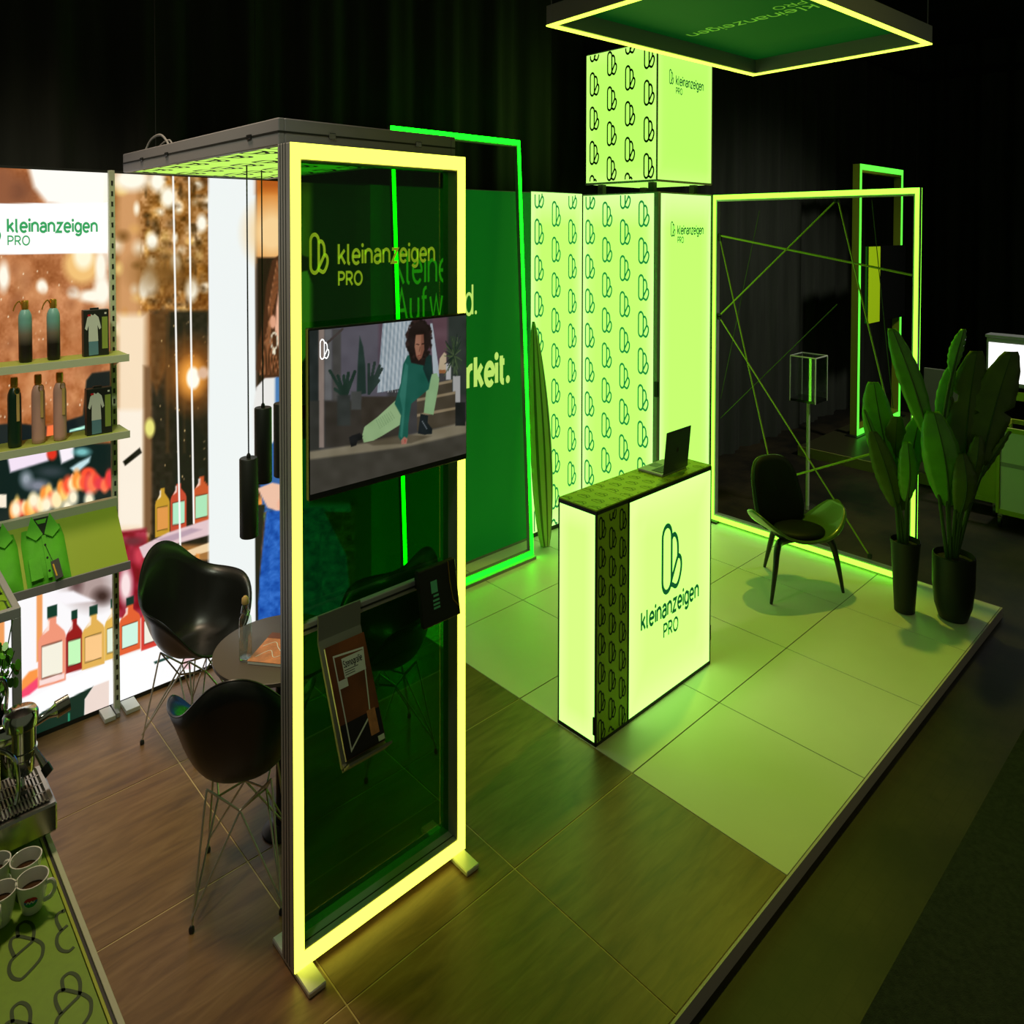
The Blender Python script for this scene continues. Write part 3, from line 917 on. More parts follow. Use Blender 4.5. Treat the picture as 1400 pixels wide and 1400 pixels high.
tw = thing('light_tower', 'tall square tower of glowing lime fabric walls with emblem pattern and small lettering', 'light tower', (6.46, 4.62, 0))
TX0, TX1, TY0, TY1, TH = 6.46, 7.485, 4.62, 5.66, 2.53
MB().box(TX0 + .012, TX1 - .012, TY0 + .012, TY1 - .002, .0, TH - .01).build('core', 'alu_dark', tw)
lit_sheet('fabric', 'box_lime', tw, lambda a, b: (TX0, a, b), TY0 + .05, TY1 - .005, .02, TH - .01)
lit_sheet('fabric', 'box_lime', tw, lambda a, b: (a, TY0, b), TX0 + .05, TX1 - .012, .02, TH - .01)
MB().strokes(pattern(-TY1, -TY0 - .05, .02, TH - .01, .188, .25, .266, ph=.0, off=.112), .0165, lambda a, b: (TX0 - .004, -a, b)).build('emblem_print', 'dark_green_ink', tw)
MB().cbox(TX0 - .004, TX0 + .05, TY0 - .004, TY0 + .05, 0, TH, .003).build('corner_post', 'alu_dark', tw)
MB().cbox(TX1 - .012, TX1 + .002, TY0 - .004, TY0 + .05, 0, TH, .002).build('corner_post', 'alu_dark', tw)
MB().box(TX0, TX1, TY0 - .002, TY1, TH - .01, TH).build('top_cap', 'alu_dark', tw)
MB().cbox(TX0 - .012, TX0 + .02, TY0 - .012, TY0 + .03, 1.07, 1.18, .003).build('clamp', 'black_metal', tw)
ty = lambda a, b: (a, TY0 - .004, b)
lt = MB().strokes(emblem(6.69, 2.212, .108), .010, ty)
lt.strokes(text_lines('kleinanzeigen', 6.815, 2.228, .505, .064), .0115, ty)
lt.strokes(text_lines('PRO', 6.818, 2.165, .112, .044), .008, ty)
lt.build('lettering', 'text_ink', tw)

cb = thing('light_cube', 'glowing lime cube with looped emblems standing on top of the tower', 'light cube', (6.43, 4.62, 2.53))
QX0, QX1, QY0, QY1, QZ0, QZ1 = 6.44, 7.485, 4.62, 5.60, 2.605, 3.60
MB().box(QX0 + .012, QX1 - .005, QY0 + .012, QY1, QZ0 + .005, QZ1).build('core', 'alu_dark', cb)
lit_sheet('fabric', 'box_lime_top', cb, lambda a, b: (QX0, a, b), QY0 + .012, QY1 - .005, QZ0 + .012, QZ1 - .01)
lit_sheet('fabric', 'box_lime_top', cb, lambda a, b: (a, QY0, b), QX0 + .012, QX1 - .008, QZ0 + .012, QZ1 - .01)
lit_sheet('fabric', 'box_lime_top', cb, lambda a, b: (a, b, QZ0), QX0 + .03, QX1 - .03, QY0 + .03, QY1 - .03)
MB().strokes(pattern(-QY1, -QY0 - .012, QZ0 + .012, QZ1 - .01, .18, .25, .26, ph=.138, off=.125), .0165, lambda a, b: (QX0 - .004, -a, b)).build('emblem_print', 'deep_green_ink', cb)
for a in (QX0, QX1):
    MB().cbox(a - .006, a + .006, QY0 - .005, QY0 + .012, QZ0, QZ1, .002).build('edge_profile', 'alu_dark', cb)
MB().box(QX0, QX1, QY0 - .003, QY0 + .01, QZ0 - .004, QZ0 + .012).build('edge_profile', 'alu_dark', cb)
MB().box(QX0 - .003, QX0 + .01, QY0, QY1, QZ0 - .004, QZ0 + .012).build('edge_profile', 'alu_dark', cb)
for a, b in ((QX0 + .10, QY0 + .12), (QX1 - .16, QY0 + .12), (QX0 + .10, QY1 - .16), (QX1 - .16, QY1 - .16)):
    MB().cbox(a, a + .07, b, b + .07, TH, QZ0 + .004, .004).build('foot', 'black_metal', cb)
qy = lambda a, b: (a, QY0 - .004, b)
lt = MB().strokes(emblem(6.645, 3.305, .105), .010, qy)
lt.strokes(text_lines('kleinanzeigen', 6.77, 3.310, .53, .066), .0115, qy)
lt.strokes(text_lines('PRO', 6.772, 3.246, .115, .044), .008, qy)
lt.build('lettering', 'text_ink', cb)

# ------------------------------------------------------------------ cable frame at the end of the platform
cf = thing('cable_light_frame', 'large upright frame of lime light strung with crossing cables behind the lounge chair', 'light frame', (7.5, 4.6, 0))
CW = 2.17
lit_frame(cf, lambda a, b, c: (7.5 + c, 4.605 - a, .012 + b), CW, 2.515, .07, .05, 'led_lime', 'aluminium', .036)
for q in ((0, .03, 0, 2.515), (CW - .03, CW, 0, 2.515), (.03, CW - .03, 0, .03), (.03, CW - .03, 2.485, 2.515)):
    MB(lambda a, b, c: (7.5 + c, 4.605 - a, .012 + b)).box(q[0], q[1], q[2], q[3], .07, .075).build('light_strip', 'led_lime', cf)  # back strips added to throw lime light on the hall floor behind
MB().box(7.44, 7.62, 4.50, 4.60, 0, .014).build('foot_plate', 'black_metal', cf)
MB().box(7.44, 7.62, 2.45, 2.55, 0, .014).build('foot_plate', 'black_metal', cf)
def cable(pts, mt='yellow_frame', r=.0075):
    o = MB().tube(pts, r, 6).build('cable', mt, cf)
    for p in (pts[0], pts[-1]):
        MB().cbox(p[0] - .012, p[0] + .012, p[1] - .02, p[1] + .02, p[2] - .016, p[2] + .016, .004).build('hook', 'black_metal', o)
kx = 7.535
def cp(a, z): return (kx, a / S, z)
for p, q in (((3.065, 2.217), (1.672, 1.972)), ((2.173, 2.462), (3.06, 1.60)), ((3.06, 1.585), (1.924, .095)), ((2.16, 2.462), (1.70, .62)), ((3.06, 2.19), (2.60, .42)), ((1.69, .90), (2.62, .42))):
    cable([cp(*p), cp(*q)])
mat('cable_dim', lin(60, 80, 20), .6)
for p, q in (((2.75, 2.40), (3.06, .95)), ((2.17, 1.75), (3.06, .80)), ((1.95, 2.46), (1.80, 1.1))):
    a, b = cp(*p), cp(*q)
    MB().tube([(a[0] + .04, a[1], a[2]), (b[0] + .04, b[1], b[2])], .004, 5).build('cable', 'cable_dim', cf)

# ------------------------------------------------------------------ hanging light frame
hg_ = thing('hanging_light_frame', 'flat rectangular frame with lime light rim hanging above the platform', 'light frame', (4.908, 2.70, 3.0), math.radians(-3.25))
hw, hd = 2.005, 1.19
def hp(nm, x0, x1, y0, y1, z0, z1, mt): return MB().cbox(x0, x1, y0, y1, z0, z1, .002).build(nm, mt, hg_)
for x0, x1, y0, y1 in ((-hw, 0, -.05, 0), (-hw, 0, -hd, -hd + .05), (-hw, -hw + .05, -hd + .05, -.05), (-.05, 0, -hd + .05, -.05)):
    hp('profile', x0, x1, y0, y1, .005, .075, 'aluminium')
    MB().box(min(x0, x1) + (.012 if x1 - x0 < .06 and x0 > -1 else 0), x1, y0, y1, 0, .005)
for x0, x1, y0, y1 in ((-hw, 0, -.032, 0), (-hw, 0, -hd, -hd + .032), (-hw, -hw + .032, -hd + .032, -.032), (-.032, 0, -hd + .032, -.032)):
    MB().box(x0, x1, y0, y1, 0, .005).build('light_strip', 'led_hanging', hg_)
mat('ceiling_fabric', lin(8, 92, 26), .6, emit=(0, .03, .003), estr=1.0)
hp('fabric', -hw + .05, -.05, -hd + .05, -.05, .068, .072, 'ceiling_fabric')
mat('ceiling_ink', lin(120, 190, 40), .6, emit=(.10, .26, .02), estr=1.0)
ha = lambda a, b: (b - 4.908, a - 2.70, .066)
lt = MB().strokes(emblem(1.60, 3.865, .12), .010, ha)
lt.strokes(text_lines('kleinanzeigen', 1.74, 3.92, .80, .09), .012, ha)
lt.strokes(text_lines('PRO', 1.74, 3.82, .17, .065), .008, ha)
lt.build('lettering', 'ceiling_ink', hg_)
for x, y in ((-.02, -.02), (-hw + .02, -.02), (-.02, -hd + .02), (-hw + .02, -hd + .02)):
    MB().tube([(x, y, .075), (x, y, 1.99)], .003, 5).build('suspension_wire', 'alu_dark', hg_)

# ------------------------------------------------------------------ frame with the screen
tf = thing('screen_light_frame', 'tall yellow-lit frame with green film standing on small feet in the foreground', 'light frame', (1.522, 3.015, 0))
FM = lambda a, b, c: (1.522 + a, 3.015 + c, .02 + b)
lit_frame(tf, FM, .985, 2.496, .125, .052, 'led_yellow', 'aluminium', .047)
MB(FM).box(.05, .935, .05, 2.446, .080, .084).build('film', 'film_green', tf)
for a in (.0, .985):
    for c in (.05, .075, .10):
        MB(FM).box(a - .001, a + .001, 0, 2.496, c - .0025, c + .0025).build('groove', 'black_paint', tf)
MB(FM).box(.052, .933, .0515, .053, .035, .040).build('groove', 'black_paint', tf)
for x0 in (1.527, 2.418):
    MB().cbox(x0, x0 + .085, 2.895, 3.25, 0, .019, .004).build('foot', 'alu_white', tf)
mat('film_ink', lin(165, 200, 40), .5, emit=lin(140, 175, 30), estr=.55)
fy = lambda a, b: (a, 3.091, b)
lt = MB().strokes(emblem(1.652, 2.122, .125), .012, fy)
lt.strokes(text_lines('kleinanzeigen', 1.80, 2.150, .56, .063), .0108, fy)
lt.strokes(text_lines('PRO', 1.80, 2.082, .125, .043), .0085, fy)
lt.build('lettering', 'film_ink', tf)

tv = thing('wall_screen', 'flat screen showing a woman crouching in green clothes, mounted on the yellow-lit frame', 'screen', (1.58, 2.96, 1.44))
VX0, VX1, VZ0, VZ1, VY = 1.585, 2.492, 1.447, 1.965, 2.985
MB().cbox(VX0, VX1, VY, VY + .028, VZ0, VZ1, .003).build('housing', 'black_paint', tv)
gx = np.linspace(VX0 + .006, VX1 - .006, 230); gz = np.linspace(VZ0 + .02, VZ1 - .007, 190)
GX, GZ = np.meshgrid(gx, gz)
U, V = layout(GX, np.full_like(GX, VY), GZ)
P = Paint((U.ravel() - 410) * 5, (V.ravel() - 420) * 5, (70, 68, 70))
P.rect(215, 0, 600, 640, (104, 100, 112), 30); P.rect(540, 0, 1200, 420, (98, 74, 88), 30)
P.rect(0, 0, 130, 1400, (42, 50, 50), 25); P.rect(128, 140, 166, 960, (164, 146, 136), 8); P.rect(168, 150, 216, 640, (118, 118, 120), 10); P.rect(222, 150, 280, 640, (84, 82, 80), 12); P.rect(60, 640, 130, 1000, (60, 60, 56), 10)
P.line([(180, 250), (290, 150)], 16, (78, 68, 66), .8)
P.rect(170, 640, 700, 960, (62, 56, 50), 25)
P.poly([(566, 100), (765, 90), (742, 545), (528, 585)], (190, 206, 216), 5)
for k in range(16):
    a = 560 + k * 13
    P.line([(a + 10, 100), (a - 22, 580)], 4, (236, 242, 246) if k % 2 else (140, 158, 172), .6)
P.poly([(890, 110), (905, 110), (950, 430), (950, 480), (910, 450)], (196, 210, 218), 4)
P.poly([(905, 80), (1030, 70), (1000, 330), (945, 340)], (112, 82, 92), 8); P.rect(1010, 0, 1200, 600, (54, 62, 58), 25)
P.poly([(946, 430), (955, 350), (985, 308), (1000, 320), (1000, 430)], (222, 200, 166), 5); P.rect(950, 428, 1005, 452, (170, 112, 70), 4)
P.rect(998, 385, 1032, 495, (206, 206, 206), 5); P.rect(1045, 470, 1095, 660, (200, 200, 198), 6)
rs = np.random.default_rng(3)
for k in range(70):
    c = [(54, 74, 48), (86, 104, 70), (34, 50, 42)][k % 3]
    x, y = rs.uniform(985, 1110), rs.uniform(170, 480)
    P.line([(1055, 330), (x, y)], 6, c, .6)
P.poly([(408, 195), (432, 270), (446, 390), (452, 590), (386, 600), (396, 360)], (40, 62, 56), 8)
for x, y in ((470, 390), (510, 380), (545, 400), (560, 420), (500, 470), (540, 500)):
    P.line([(470, 590), (x, y)], 20, (46, 64, 58), .8)
for x, y in ((205, 435), (260, 470), (330, 450), (375, 440), (240, 560), (350, 500), (300, 470)):
    P.line([(310, 620), (x, y)], 22, (36, 60, 50), .85)
P.rect(255, 600, 345, 810, (58, 62, 60), 14); P.rect(350, 575, 420, 700, (82, 84, 82), 10); P.rect(420, 610, 700, 800, (66, 58, 50), 12)
for k, (y0, x1) in enumerate(((505, 1040), (585, 1062), (690, 1070))):
    P.poly([(800, y0 + 40), (x1, y0 - 10), (x1, y0 + 110), (800, y0 + 160)], (84, 74, 60), 5); P.poly([(800, y0 + 40), (x1, y0 - 10), (x1, y0 + 8), (800, y0 + 60)], (164, 146, 116), 5)
P.poly([(40, 990), (340, 945), (720, 880), (1140, 780), (1140, 900), (40, 1060)], (150, 140, 116), 16)
P.poly([(40, 1045), (700, 960), (1140, 860), (1140, 1100), (40, 1400)], (76, 72, 64), 18)
P.rect(1062, 650, 1130, 810, (30, 32, 34), 6)
P.poly([(430, 920), (700, 870), (900, 880), (760, 930), (500, 945)], (98, 88, 70), 12, .8)
P.poly([(900, 458), (935, 450), (952, 490), (944, 560), (912, 735), (846, 722), (862, 580), (840, 520)], (160, 202, 146), 4)
P.poly([(650, 640), (700, 700), (690, 800), (560, 880), (500, 912), (436, 924), (424, 880), (440, 818), (530, 750)], (172, 208, 150), 4)
for k in range(8): P.line([(520 + k * 14, 770 - k * 8), (548 + k * 14, 830 - k * 10)], 4, (128, 166, 116), .6)
P.poly([(735, 330), (880, 300), (905, 430), (880, 560), (760, 660), (740, 800), (738, 880), (700, 935), (672, 885), (690, 740), (646, 660), (688, 520), (705, 390)], (30, 104, 88), 5)
P.poly([(720, 380), (740, 400), (716, 700), (700, 900), (684, 880), (700, 700), (680, 600)], (66, 146, 128), 8, .7)
P.poly([(860, 310), (900, 330), (908, 440), (880, 520), (840, 420)], (20, 48, 46), 6, .9)
P.poly([(800, 85), (850, 90), (890, 140), (896, 250), (870, 300), (850, 400), (760, 380), (740, 300), (722, 250), (745, 150)], (38, 24, 24), 8)
for k in range(60):
    a = rs.uniform(0, 6.28); P.ell(815 + 85 * math.cos(a), 220 + 130 * math.sin(a), rs.uniform(5, 14), rs.uniform(8, 18), [(30, 18, 18), (56, 36, 34)][k % 2], .6, .7)
P.poly([(792, 190), (845, 185), (850, 290), (832, 345), (812, 365), (795, 340), (784, 270)], (150, 98, 78), 5); P.poly([(792, 190), (830, 188), (822, 340), (795, 330), (784, 270)], (196, 140, 112), 6, .7)
P.line([(796, 252), (812, 256)], 7, (50, 26, 24)); P.line([(832, 252), (846, 250)], 7, (44, 24, 22)); P.line([(806, 330), (824, 330)], 7, (140, 50, 50)); P.line([(820, 270), (816, 305)], 5, (120, 74, 60), .7)
P.poly([(690, 910), (712, 885), (735, 900), (728, 935), (694, 938)], (196, 130, 112), 4); P.line([(716, 905), (720, 925)], 5, (200, 50, 50))
P.poly([(334, 890), (360, 874), (410, 860), (430, 880), (424, 905), (392, 915), (384, 945), (348, 955)], (24, 24, 28), 4)
P.poly([(824, 728), (876, 738), (872, 790), (904, 830), (902, 866), (850, 872), (806, 864), (814, 800)], (26, 34, 40), 4); P.line([(836, 780), (866, 830)], 6, (120, 130, 136), .7)
P.noise(60, 8, 9)
print_grid('picture', GX, np.full_like(GX, VY - .001), GZ, P.colors(), 'tv_picture', tv)
lx = lambda a, b: (a, VY - .003, b)
MB().strokes(emblem(1.640, 1.868, .062), .0038, lx).build('screen_emblem', 'box_white', tv)
MB().box(1.95, 2.12, VY + .028, 3.06, 1.62, 1.80).build('bracket', 'black_metal', tv)
MB().box(1.575, 2.455, 3.045, 3.06, 1.69, 1.73).build('bracket', 'black_metal', tv)

# literature rail, book holder and black gift box
lr = MB().cbox(1.575, 2.455, 3.03, 3.06, 1.030, 1.066, .003).build('display_rail', 'aluminium', tf)
MB().box(1.575, 2.455, 3.0275, 3.031, 1.044, 1.050).build('groove', 'black_paint', lr)
bh = thing('literature_holder', 'grey metal holder hooked on the rail tilted towards the viewer', 'holder', (1.65, 3.0, 1.07))
MB().prism([(3.026, 1.078), (3.026, .99), (2.825, .675), (2.80, .675), (2.80, .69), (2.815, .69), (3.016, 1.0), (3.016, 1.078)], 1.645, 1.865, lambda a, b, t: (t, a, b)).build('back_plate', 'grey_board', bh)
MB().prism([(2.815, .675), (2.755, .715), (2.752, .708), (2.812, .667)], 1.645, 1.865, lambda a, b, t: (t, a, b)).build('lip', 'grey_board', bh)
bk = thing('brochure', 'brown brochure with white title block resting in the tilted holder', 'brochure', (1.655, 2.9, .7))
def bkf(a, b, c):  # a across, b up the cover, c thickness
    d = (.201, .31); q = math.hypot(*d); e = (d[0] / q, d[1] / q)
    return (1.655 + a, 2.803 + b * e[0] - c * e[1], .70 + b * e[1] + c * e[0])
MB(bkf).box(0, .20, 0, .335, .000, .012).build('pages', 'paper_white', bk)
MB(bkf).box(-.001, .201, -.001, .336, .012, .0135).build('cover', 'book_brown', bk)
MB(bkf).box(.0, .20, 0, .10, .0135, .0140).build('cover_dark_band', 'book_dark', bk)  # darker lower part of the cover
MB(bkf).strokes([[(.03, .30), (.03, .02), (.15, .09), (.18, .29), (.03, .30)]], .006, lambda a, b: (a, b, .0146)).build('cover_line', 'paper_white', bk)
MB(bkf).box(.065, .175, .225, .285, .0146, .0150).build('title_block', 'paper_white', bk)
MB(bkf).box(.03, .075, .20, .224, .0146, .0150).build('title_tab', 'paper_white', bk)
MB(bkf).box(.135, .178, .03, .105, .0146, .0150).build('cover_patch', 'magazine_orange', bk)
MB(bkf).box(.165, .197, .004, .020, .0146, .0150).build('price_tab', 'paper_white', bk)
tl = MB(bkf).strokes(text_lines('Szenografie', .07, .256, .095, .02), .0028, lambda a, b: (a, b, .0153))
for q in (.247, .240, .233): tl.strokes([[(.07, q), (.07 + (.05 if q < .245 else .07), q)]], .0022, lambda a, b: (a, b, .0153))
tl.build('title', 'book_dark', bk)
gb = thing('gift_box', 'flat black box with gold band and mint lettering on the display rail', 'box', (2.14, 2.97, .93))
def gbf(a, b, c): return (2.155 + a + .015 * (1 - b / .19), 2.985 - .03 * (1 - b / .19) - c, .928 + b)
MB(gbf).cbox(0, .232, 0, .19, 0, .03, .003).build('body', 'black_paint', gb)
MB(gbf).tube([(.185, .19, .031), (.183, .12, .031), (.192, .06, .031), (.225, .03, .031)], .0028, 6).build('band', 'gold', gb)
MB(gbf).box(.066, .105, .105, .145, .0302, .0306).build('emblem', 'mint_ink', gb)
MB(gbf).strokes([[(.075, .095), (.108, .095)], [(.070, .080), (.110, .080)], [(.070, .067), (.110, .067)], [(.070, .055), (.110, .055)]], .007, lambda a, b: (a, b, .0308)).build('lettering', 'mint_ink', gb)
MB().box(2.19, 2.22, 2.95, 3.035, 1.04, 1.09).build('hook', 'black_metal', gb)
# ------------------------------------------------------------------ canopy over the meeting corner
rf = thing('canopy_light_box', 'flat grey canopy with glowing patterned underside above the meeting table', 'canopy', (1.53, 3.145, 2.515))
RX0, RX1, RY0, RY1 = 1.53, 2.545, 3.145, 5.42
for x0, x1, y0, y1 in ((RX0, RX0 + .03, RY0, RY1), (RX1 - .03, RX1, RY0, RY1), (RX0 + .03, RX1 - .03, RY0, RY0 + .03), (RX0 + .03, RX1 - .03, RY1 - .03, RY1)):
    MB().cbox(x0, x1, y0, y1, 2.515, 2.598, .003).build('fascia', 'alu_dark', rf)
MB().box(RX0 - .002, RX0 + .002, RY0, RY1, 2.553, 2.559).build('groove', 'black_paint', rf)
MB().box(RX0, RX1, RY0 - .002, RY0 + .002, 2.553, 2.559).build('groove', 'black_paint', rf)
MB().box(RX0 + .03, RX1 - .03, RY0 + .03, RY1 - .03, 2.585, 2.59).build('top_sheet', 'black_paint', rf)
glow('canopy_glow', lin(186, 236, 96), 1.15)
MB().add([(RX0 + .03, RY0 + .03, 2.520), (RX0 + .03, RY1 - .03, 2.520), (RX1 - .03, RY1 - .03, 2.520), (RX1 - .03, RY0 + .03, 2.520)], [(0, 1, 2, 3)]).build('lit_underside', 'canopy_glow', rf)
MB().strokes(pattern(RX0 + .03, RX1 - .03, RY0 + .03, RY1 - .03, .20, .27, .30), .024, lambda a, b: (a, b, 2.5175)).build('emblem_print', 'deep_green_ink', rf)
for y in (3.42, 4.55, 5.0):
    MB().cbox(RX0 - .008, RX0, y, y + .05, 2.549, 2.564, .002).build('connector', 'black_metal', rf)
for x in (1.78, 2.28):
    MB().cbox(x, x + .035, RY0 - .008, RY0, 2.547, 2.566, .002).build('connector', 'steel_bright', rf)
MB().tube(catmull([(1.60, 5.2, 2.598), (1.62, 5.15, 2.65), (1.63, 5.0, 2.665), (1.62, 4.85, 2.63), (1.62, 4.8, 2.598)], 5), .006, 6).build('cable_loop', 'aluminium', rf, smooth=True)
MB().tube(catmull([(1.66, 5.2, 2.598), (1.68, 5.12, 2.635), (1.69, 5.0, 2.645), (1.68, 4.9, 2.598)], 5), .005, 6).build('cable_loop', 'aluminium', rf, smooth=True)
for x in (1.7, 2.4):
    MB().tube([(x, 5.3, 2.598), (x, 5.3, 5.0)], .003, 5).build('suspension_wire', 'black_metal', rf)

# ------------------------------------------------------------------ pendants
def pendant(x, y, z0, z1, label):
    t = thing('pendant_lamp', label, 'lamp', (x, y, z0), group='black pendant lamps under the canopy')
    MB().lathe([(.050, 0), (.054, .004), (.054, z1 - z0 - .004), (.050, z1 - z0)], (x, y, z0), 28).build('shade', 'black_paint', t, smooth=True)
    MB().lathe([(.012, z1 - z0), (.012, z1 - z0 + .012), (.005, z1 - z0 + .02)], (x, y, z0), 12).build('cord_grip', 'black_metal', t, smooth=True)
    MB().tube([(x, y, z1), (x, y, 2.517)], .0045, 6).build('cord', 'black_paint', t)
pendant(1.912, 4.35, 1.00, 1.325, 'lowest black cylinder pendant hanging beside the white printed post')
pendant(2.12, 4.60, 1.15, 1.48, 'black cylinder pendant hanging before the denim of the printed woman')
pendant(2.165, 4.42, 1.20, 1.515, 'black cylinder pendant partly hidden behind the edge of the yellow-lit frame')

# ------------------------------------------------------------------ shelf unit before the photo wall
sh = thing('wall_shelf_unit', 'slotted steel shelf unit with two flat shelves and a sloping display board', 'shelf unit', (1.5, 5.57, 0))
SLOT = [z for z in np.arange(.06, 2.5, .048)]
for px_ in (1.50, .50):
    MB().cbox(px_ - .018, px_ + .018, 5.565, 5.60, 0, 2.53, .002).build('post', 'shelf_paint', sh)
    sl = MB()
    for z in SLOT: sl.box(px_ - .006, px_ + .006, 5.563, 5.566, z, z + .022)
    sl.build('slots', 'black_paint', sh, kind='stuff')
    MB().cbox(px_ - .023, px_ - .001, 5.50, 5.63, 0, .022, .002).build('foot', 'aluminium', sh)
    MB().cbox(px_ - .10, px_ - .03, 5.49, 5.63, 0, .02, .002).build('foot_plate', 'alu_white', sh)
    MB().cbox(px_ + .035, px_ + .125, 5.49, 5.63, 0, .02, .002).build('foot_plate', 'alu_white', sh)
SZ1, SZ2 = 1.697, 1.352
for z in (SZ1, SZ2):
    s1 = MB().cbox(.46, 1.53, 5.335, 5.56, z - .012, z, .002).build('shelf', 'shelf_top', sh)
    MB().box(.46, 1.53, 5.327, 5.335, z - .030, z + .002).build('edge_strip', 'shelf_paint', s1)
    MB().prism([(5.34, z - .014), (5.56, z - .014), (5.56, z - .07)], 1.496, 1.504, lambda a, b, t: (t, a, b)).build('bracket', 'shelf_paint', s1)
sb_ = MB().prism([(5.515, .985), (5.235, .772), (5.235, .764), (5.52, .976)], .46, 1.49, lambda a, b, t: (t, a, b)).build('sloping_board', 'slope_board', sh)
MB().box(.46, 1.50, 5.515, 5.56, .965, 1.022).build('top_ledge', 'shelf_paint', sb_)
MB().box(.455, 1.495, 5.222, 5.236, .757, .792).build('lip', 'alu_dark', sb_)
MB().prism([(5.56, .98), (5.25, .765), (5.56, .70)], 1.487, 1.493, lambda a, b, t: (t, a, b)).build('bracket', 'shelf_paint', sb_)

# bottles
def ombre_mat():
    m = bpy.data.materials.new('bottle_ombre'); m.use_nodes = True
    nt = m.node_tree; p = nt.nodes['Principled BSDF']; p.inputs['Roughness'].default_value = .4
    tc = nt.nodes.new('ShaderNodeTexCoord'); sx = nt.nodes.new('ShaderNodeSeparateXYZ'); mr = nt.nodes.new('ShaderNodeMapRange')
    mr.inputs[1].default_value = .07; mr.inputs[2].default_value = .17
    nt.links.new(tc.outputs['Object'], sx.inputs[0]); nt.links.new(sx.outputs[2], mr.inputs[0])
    r = nt.nodes.new('ShaderNodeValToRGB')
    r.color_ramp.elements[0].color = (*lin(26, 18, 14), 1); r.color_ramp.elements[1].color = (*lin(110, 160, 156), 1)
    e = r.color_ramp.elements.new(.5); e.color = (*lin(116, 104, 92), 1)
    nt.links.new(mr.outputs[0], r.inputs[0]); nt.links.new(r.outputs[0], p.inputs['Base Color'])
    MATS['bottle_ombre'] = m
ombre_mat()
def drink_bottle(x, y, z, h, body, label, group, loop=False, tag_=False):
    t = thing('drinking_bottle', label, 'bottle', (x, y, z), group=group)
    MB().lathe([(.030, 0), (.036, .006), (.037, .02), (.037, h * .70), (.035, h * .76), (.027, h * .82), (.019, h * .85)], (x, y, z), 24).build('body', body, t, smooth=True)
    MB().lathe([(.019, h * .85), (.019, h * .87), (.021, h * .875), (.021, h * .98), (.018, h)], (x, y, z), 20).build('cap', 'gold', t, smooth=True)
    if loop:
        MB().tube(catmull([(x - .02, y - .01, z + h * .93), (x - .035, y - .02, z + h * .99), (x - .055, y - .02, z + h * .93), (x - .066, y - .02, z + h * .84)], 5), .0035, 6).build('carry_loop', 'gold', t, smooth=True)
    if tag_:
        MB().tube([(x + .010 + .014 * math.cos(a), y - .036, z + h * .81 + .014 * math.sin(a)) for a in np.linspace(0, 6.283, 14)], .0022, 5).build('tag_ring', 'gold', t, smooth=True)
        MB().cbox(x + .004, x + .020, y - .041, y - .038, z + h * .38, z + h * .77, .001).build('tag', 'wood_tag', t)
g1 = 'drinking bottles on the shelves'
drink_bottle(.968, 5.46, SZ1, .262, 'bottle_ombre', 'teal-to-black bottle with carry loop, farther from the upper shirt box', g1, loop=True)
drink_bottle(1.118, 5.445, SZ1, .262, 'bottle_ombre', 'teal-to-black bottle with carry loop, next to the upper shirt box', g1, loop=True)
drink_bottle(.898, 5.415, SZ2, .292, 'bottle_green', 'dark green bottle with gold cap and wooden tag on the second shelf', g1, tag_=True)
drink_bottle(1.025, 5.42, SZ2, .292, 'bottle_pink', 'pale pink bottle with wooden tag beside the dark green bottle', g1, tag_=True)
drink_bottle(1.140, 5.405, SZ2, .292, 'bottle_pink', 'pale pink bottle with wooden tag nearer the lower shirt box', g1, tag_=True)

def shirt_box(x, y, z, label):
    t = thing('shirt_box', label, 'box', (x, y, z), group='packaged shirts on the shelves')
    w, h, d = .15, .205, .05
    MB().cbox(x, x + w, y, y + d, z, z + h, .002).build('carton', 'black_paint', t)
    MB().box(x + .045, x + .095, y + .02, y + .035, z + h, z + h + .008).build('hang_tab', 'black_paint', t)
    f = lambda a, b, t_: (x + a, y - t_, z + b)
    MB().prism([(.028, .066), (.030, .138), (.019, .116), (.008, .124), (.022, .172), (.044, .187), (.055, .181), (.066, .187), (.088, .172), (.103, .124), (.092, .116), (.081, .138), (.085, .066)], .0, .0012, f).build('shirt_print', 'tee_white', t)
    MB().prism([(.030, .004), (.029, .068), (.084, .068), (.086, .006)], 0, .001, f).build('jeans_print', 'skin_denim', t)
    MB().prism([(.108, .03), (.108, .172), (.142, .172), (.142, .03)], 0, .0008, f).build('side_print', 'shelf_top', t)
    MB().prism([(.124, .184), (.124, .192), (.136, .192), (.136, .184)], 0, .0008, f).build('brand_mark', 'paper_white', t)
    MB().prism([(.024, .178), (.024, .186), (.042, .186), (.042, .178)], 0.0012, .0016, f).build('collar_mark', 'red_ink', t)
shirt_box(1.282, 5.415, SZ1, 'black box with white t-shirt picture on the upper shelf')
shirt_box(1.285, 5.375, SZ2, 'black box with white t-shirt picture on the second shelf')

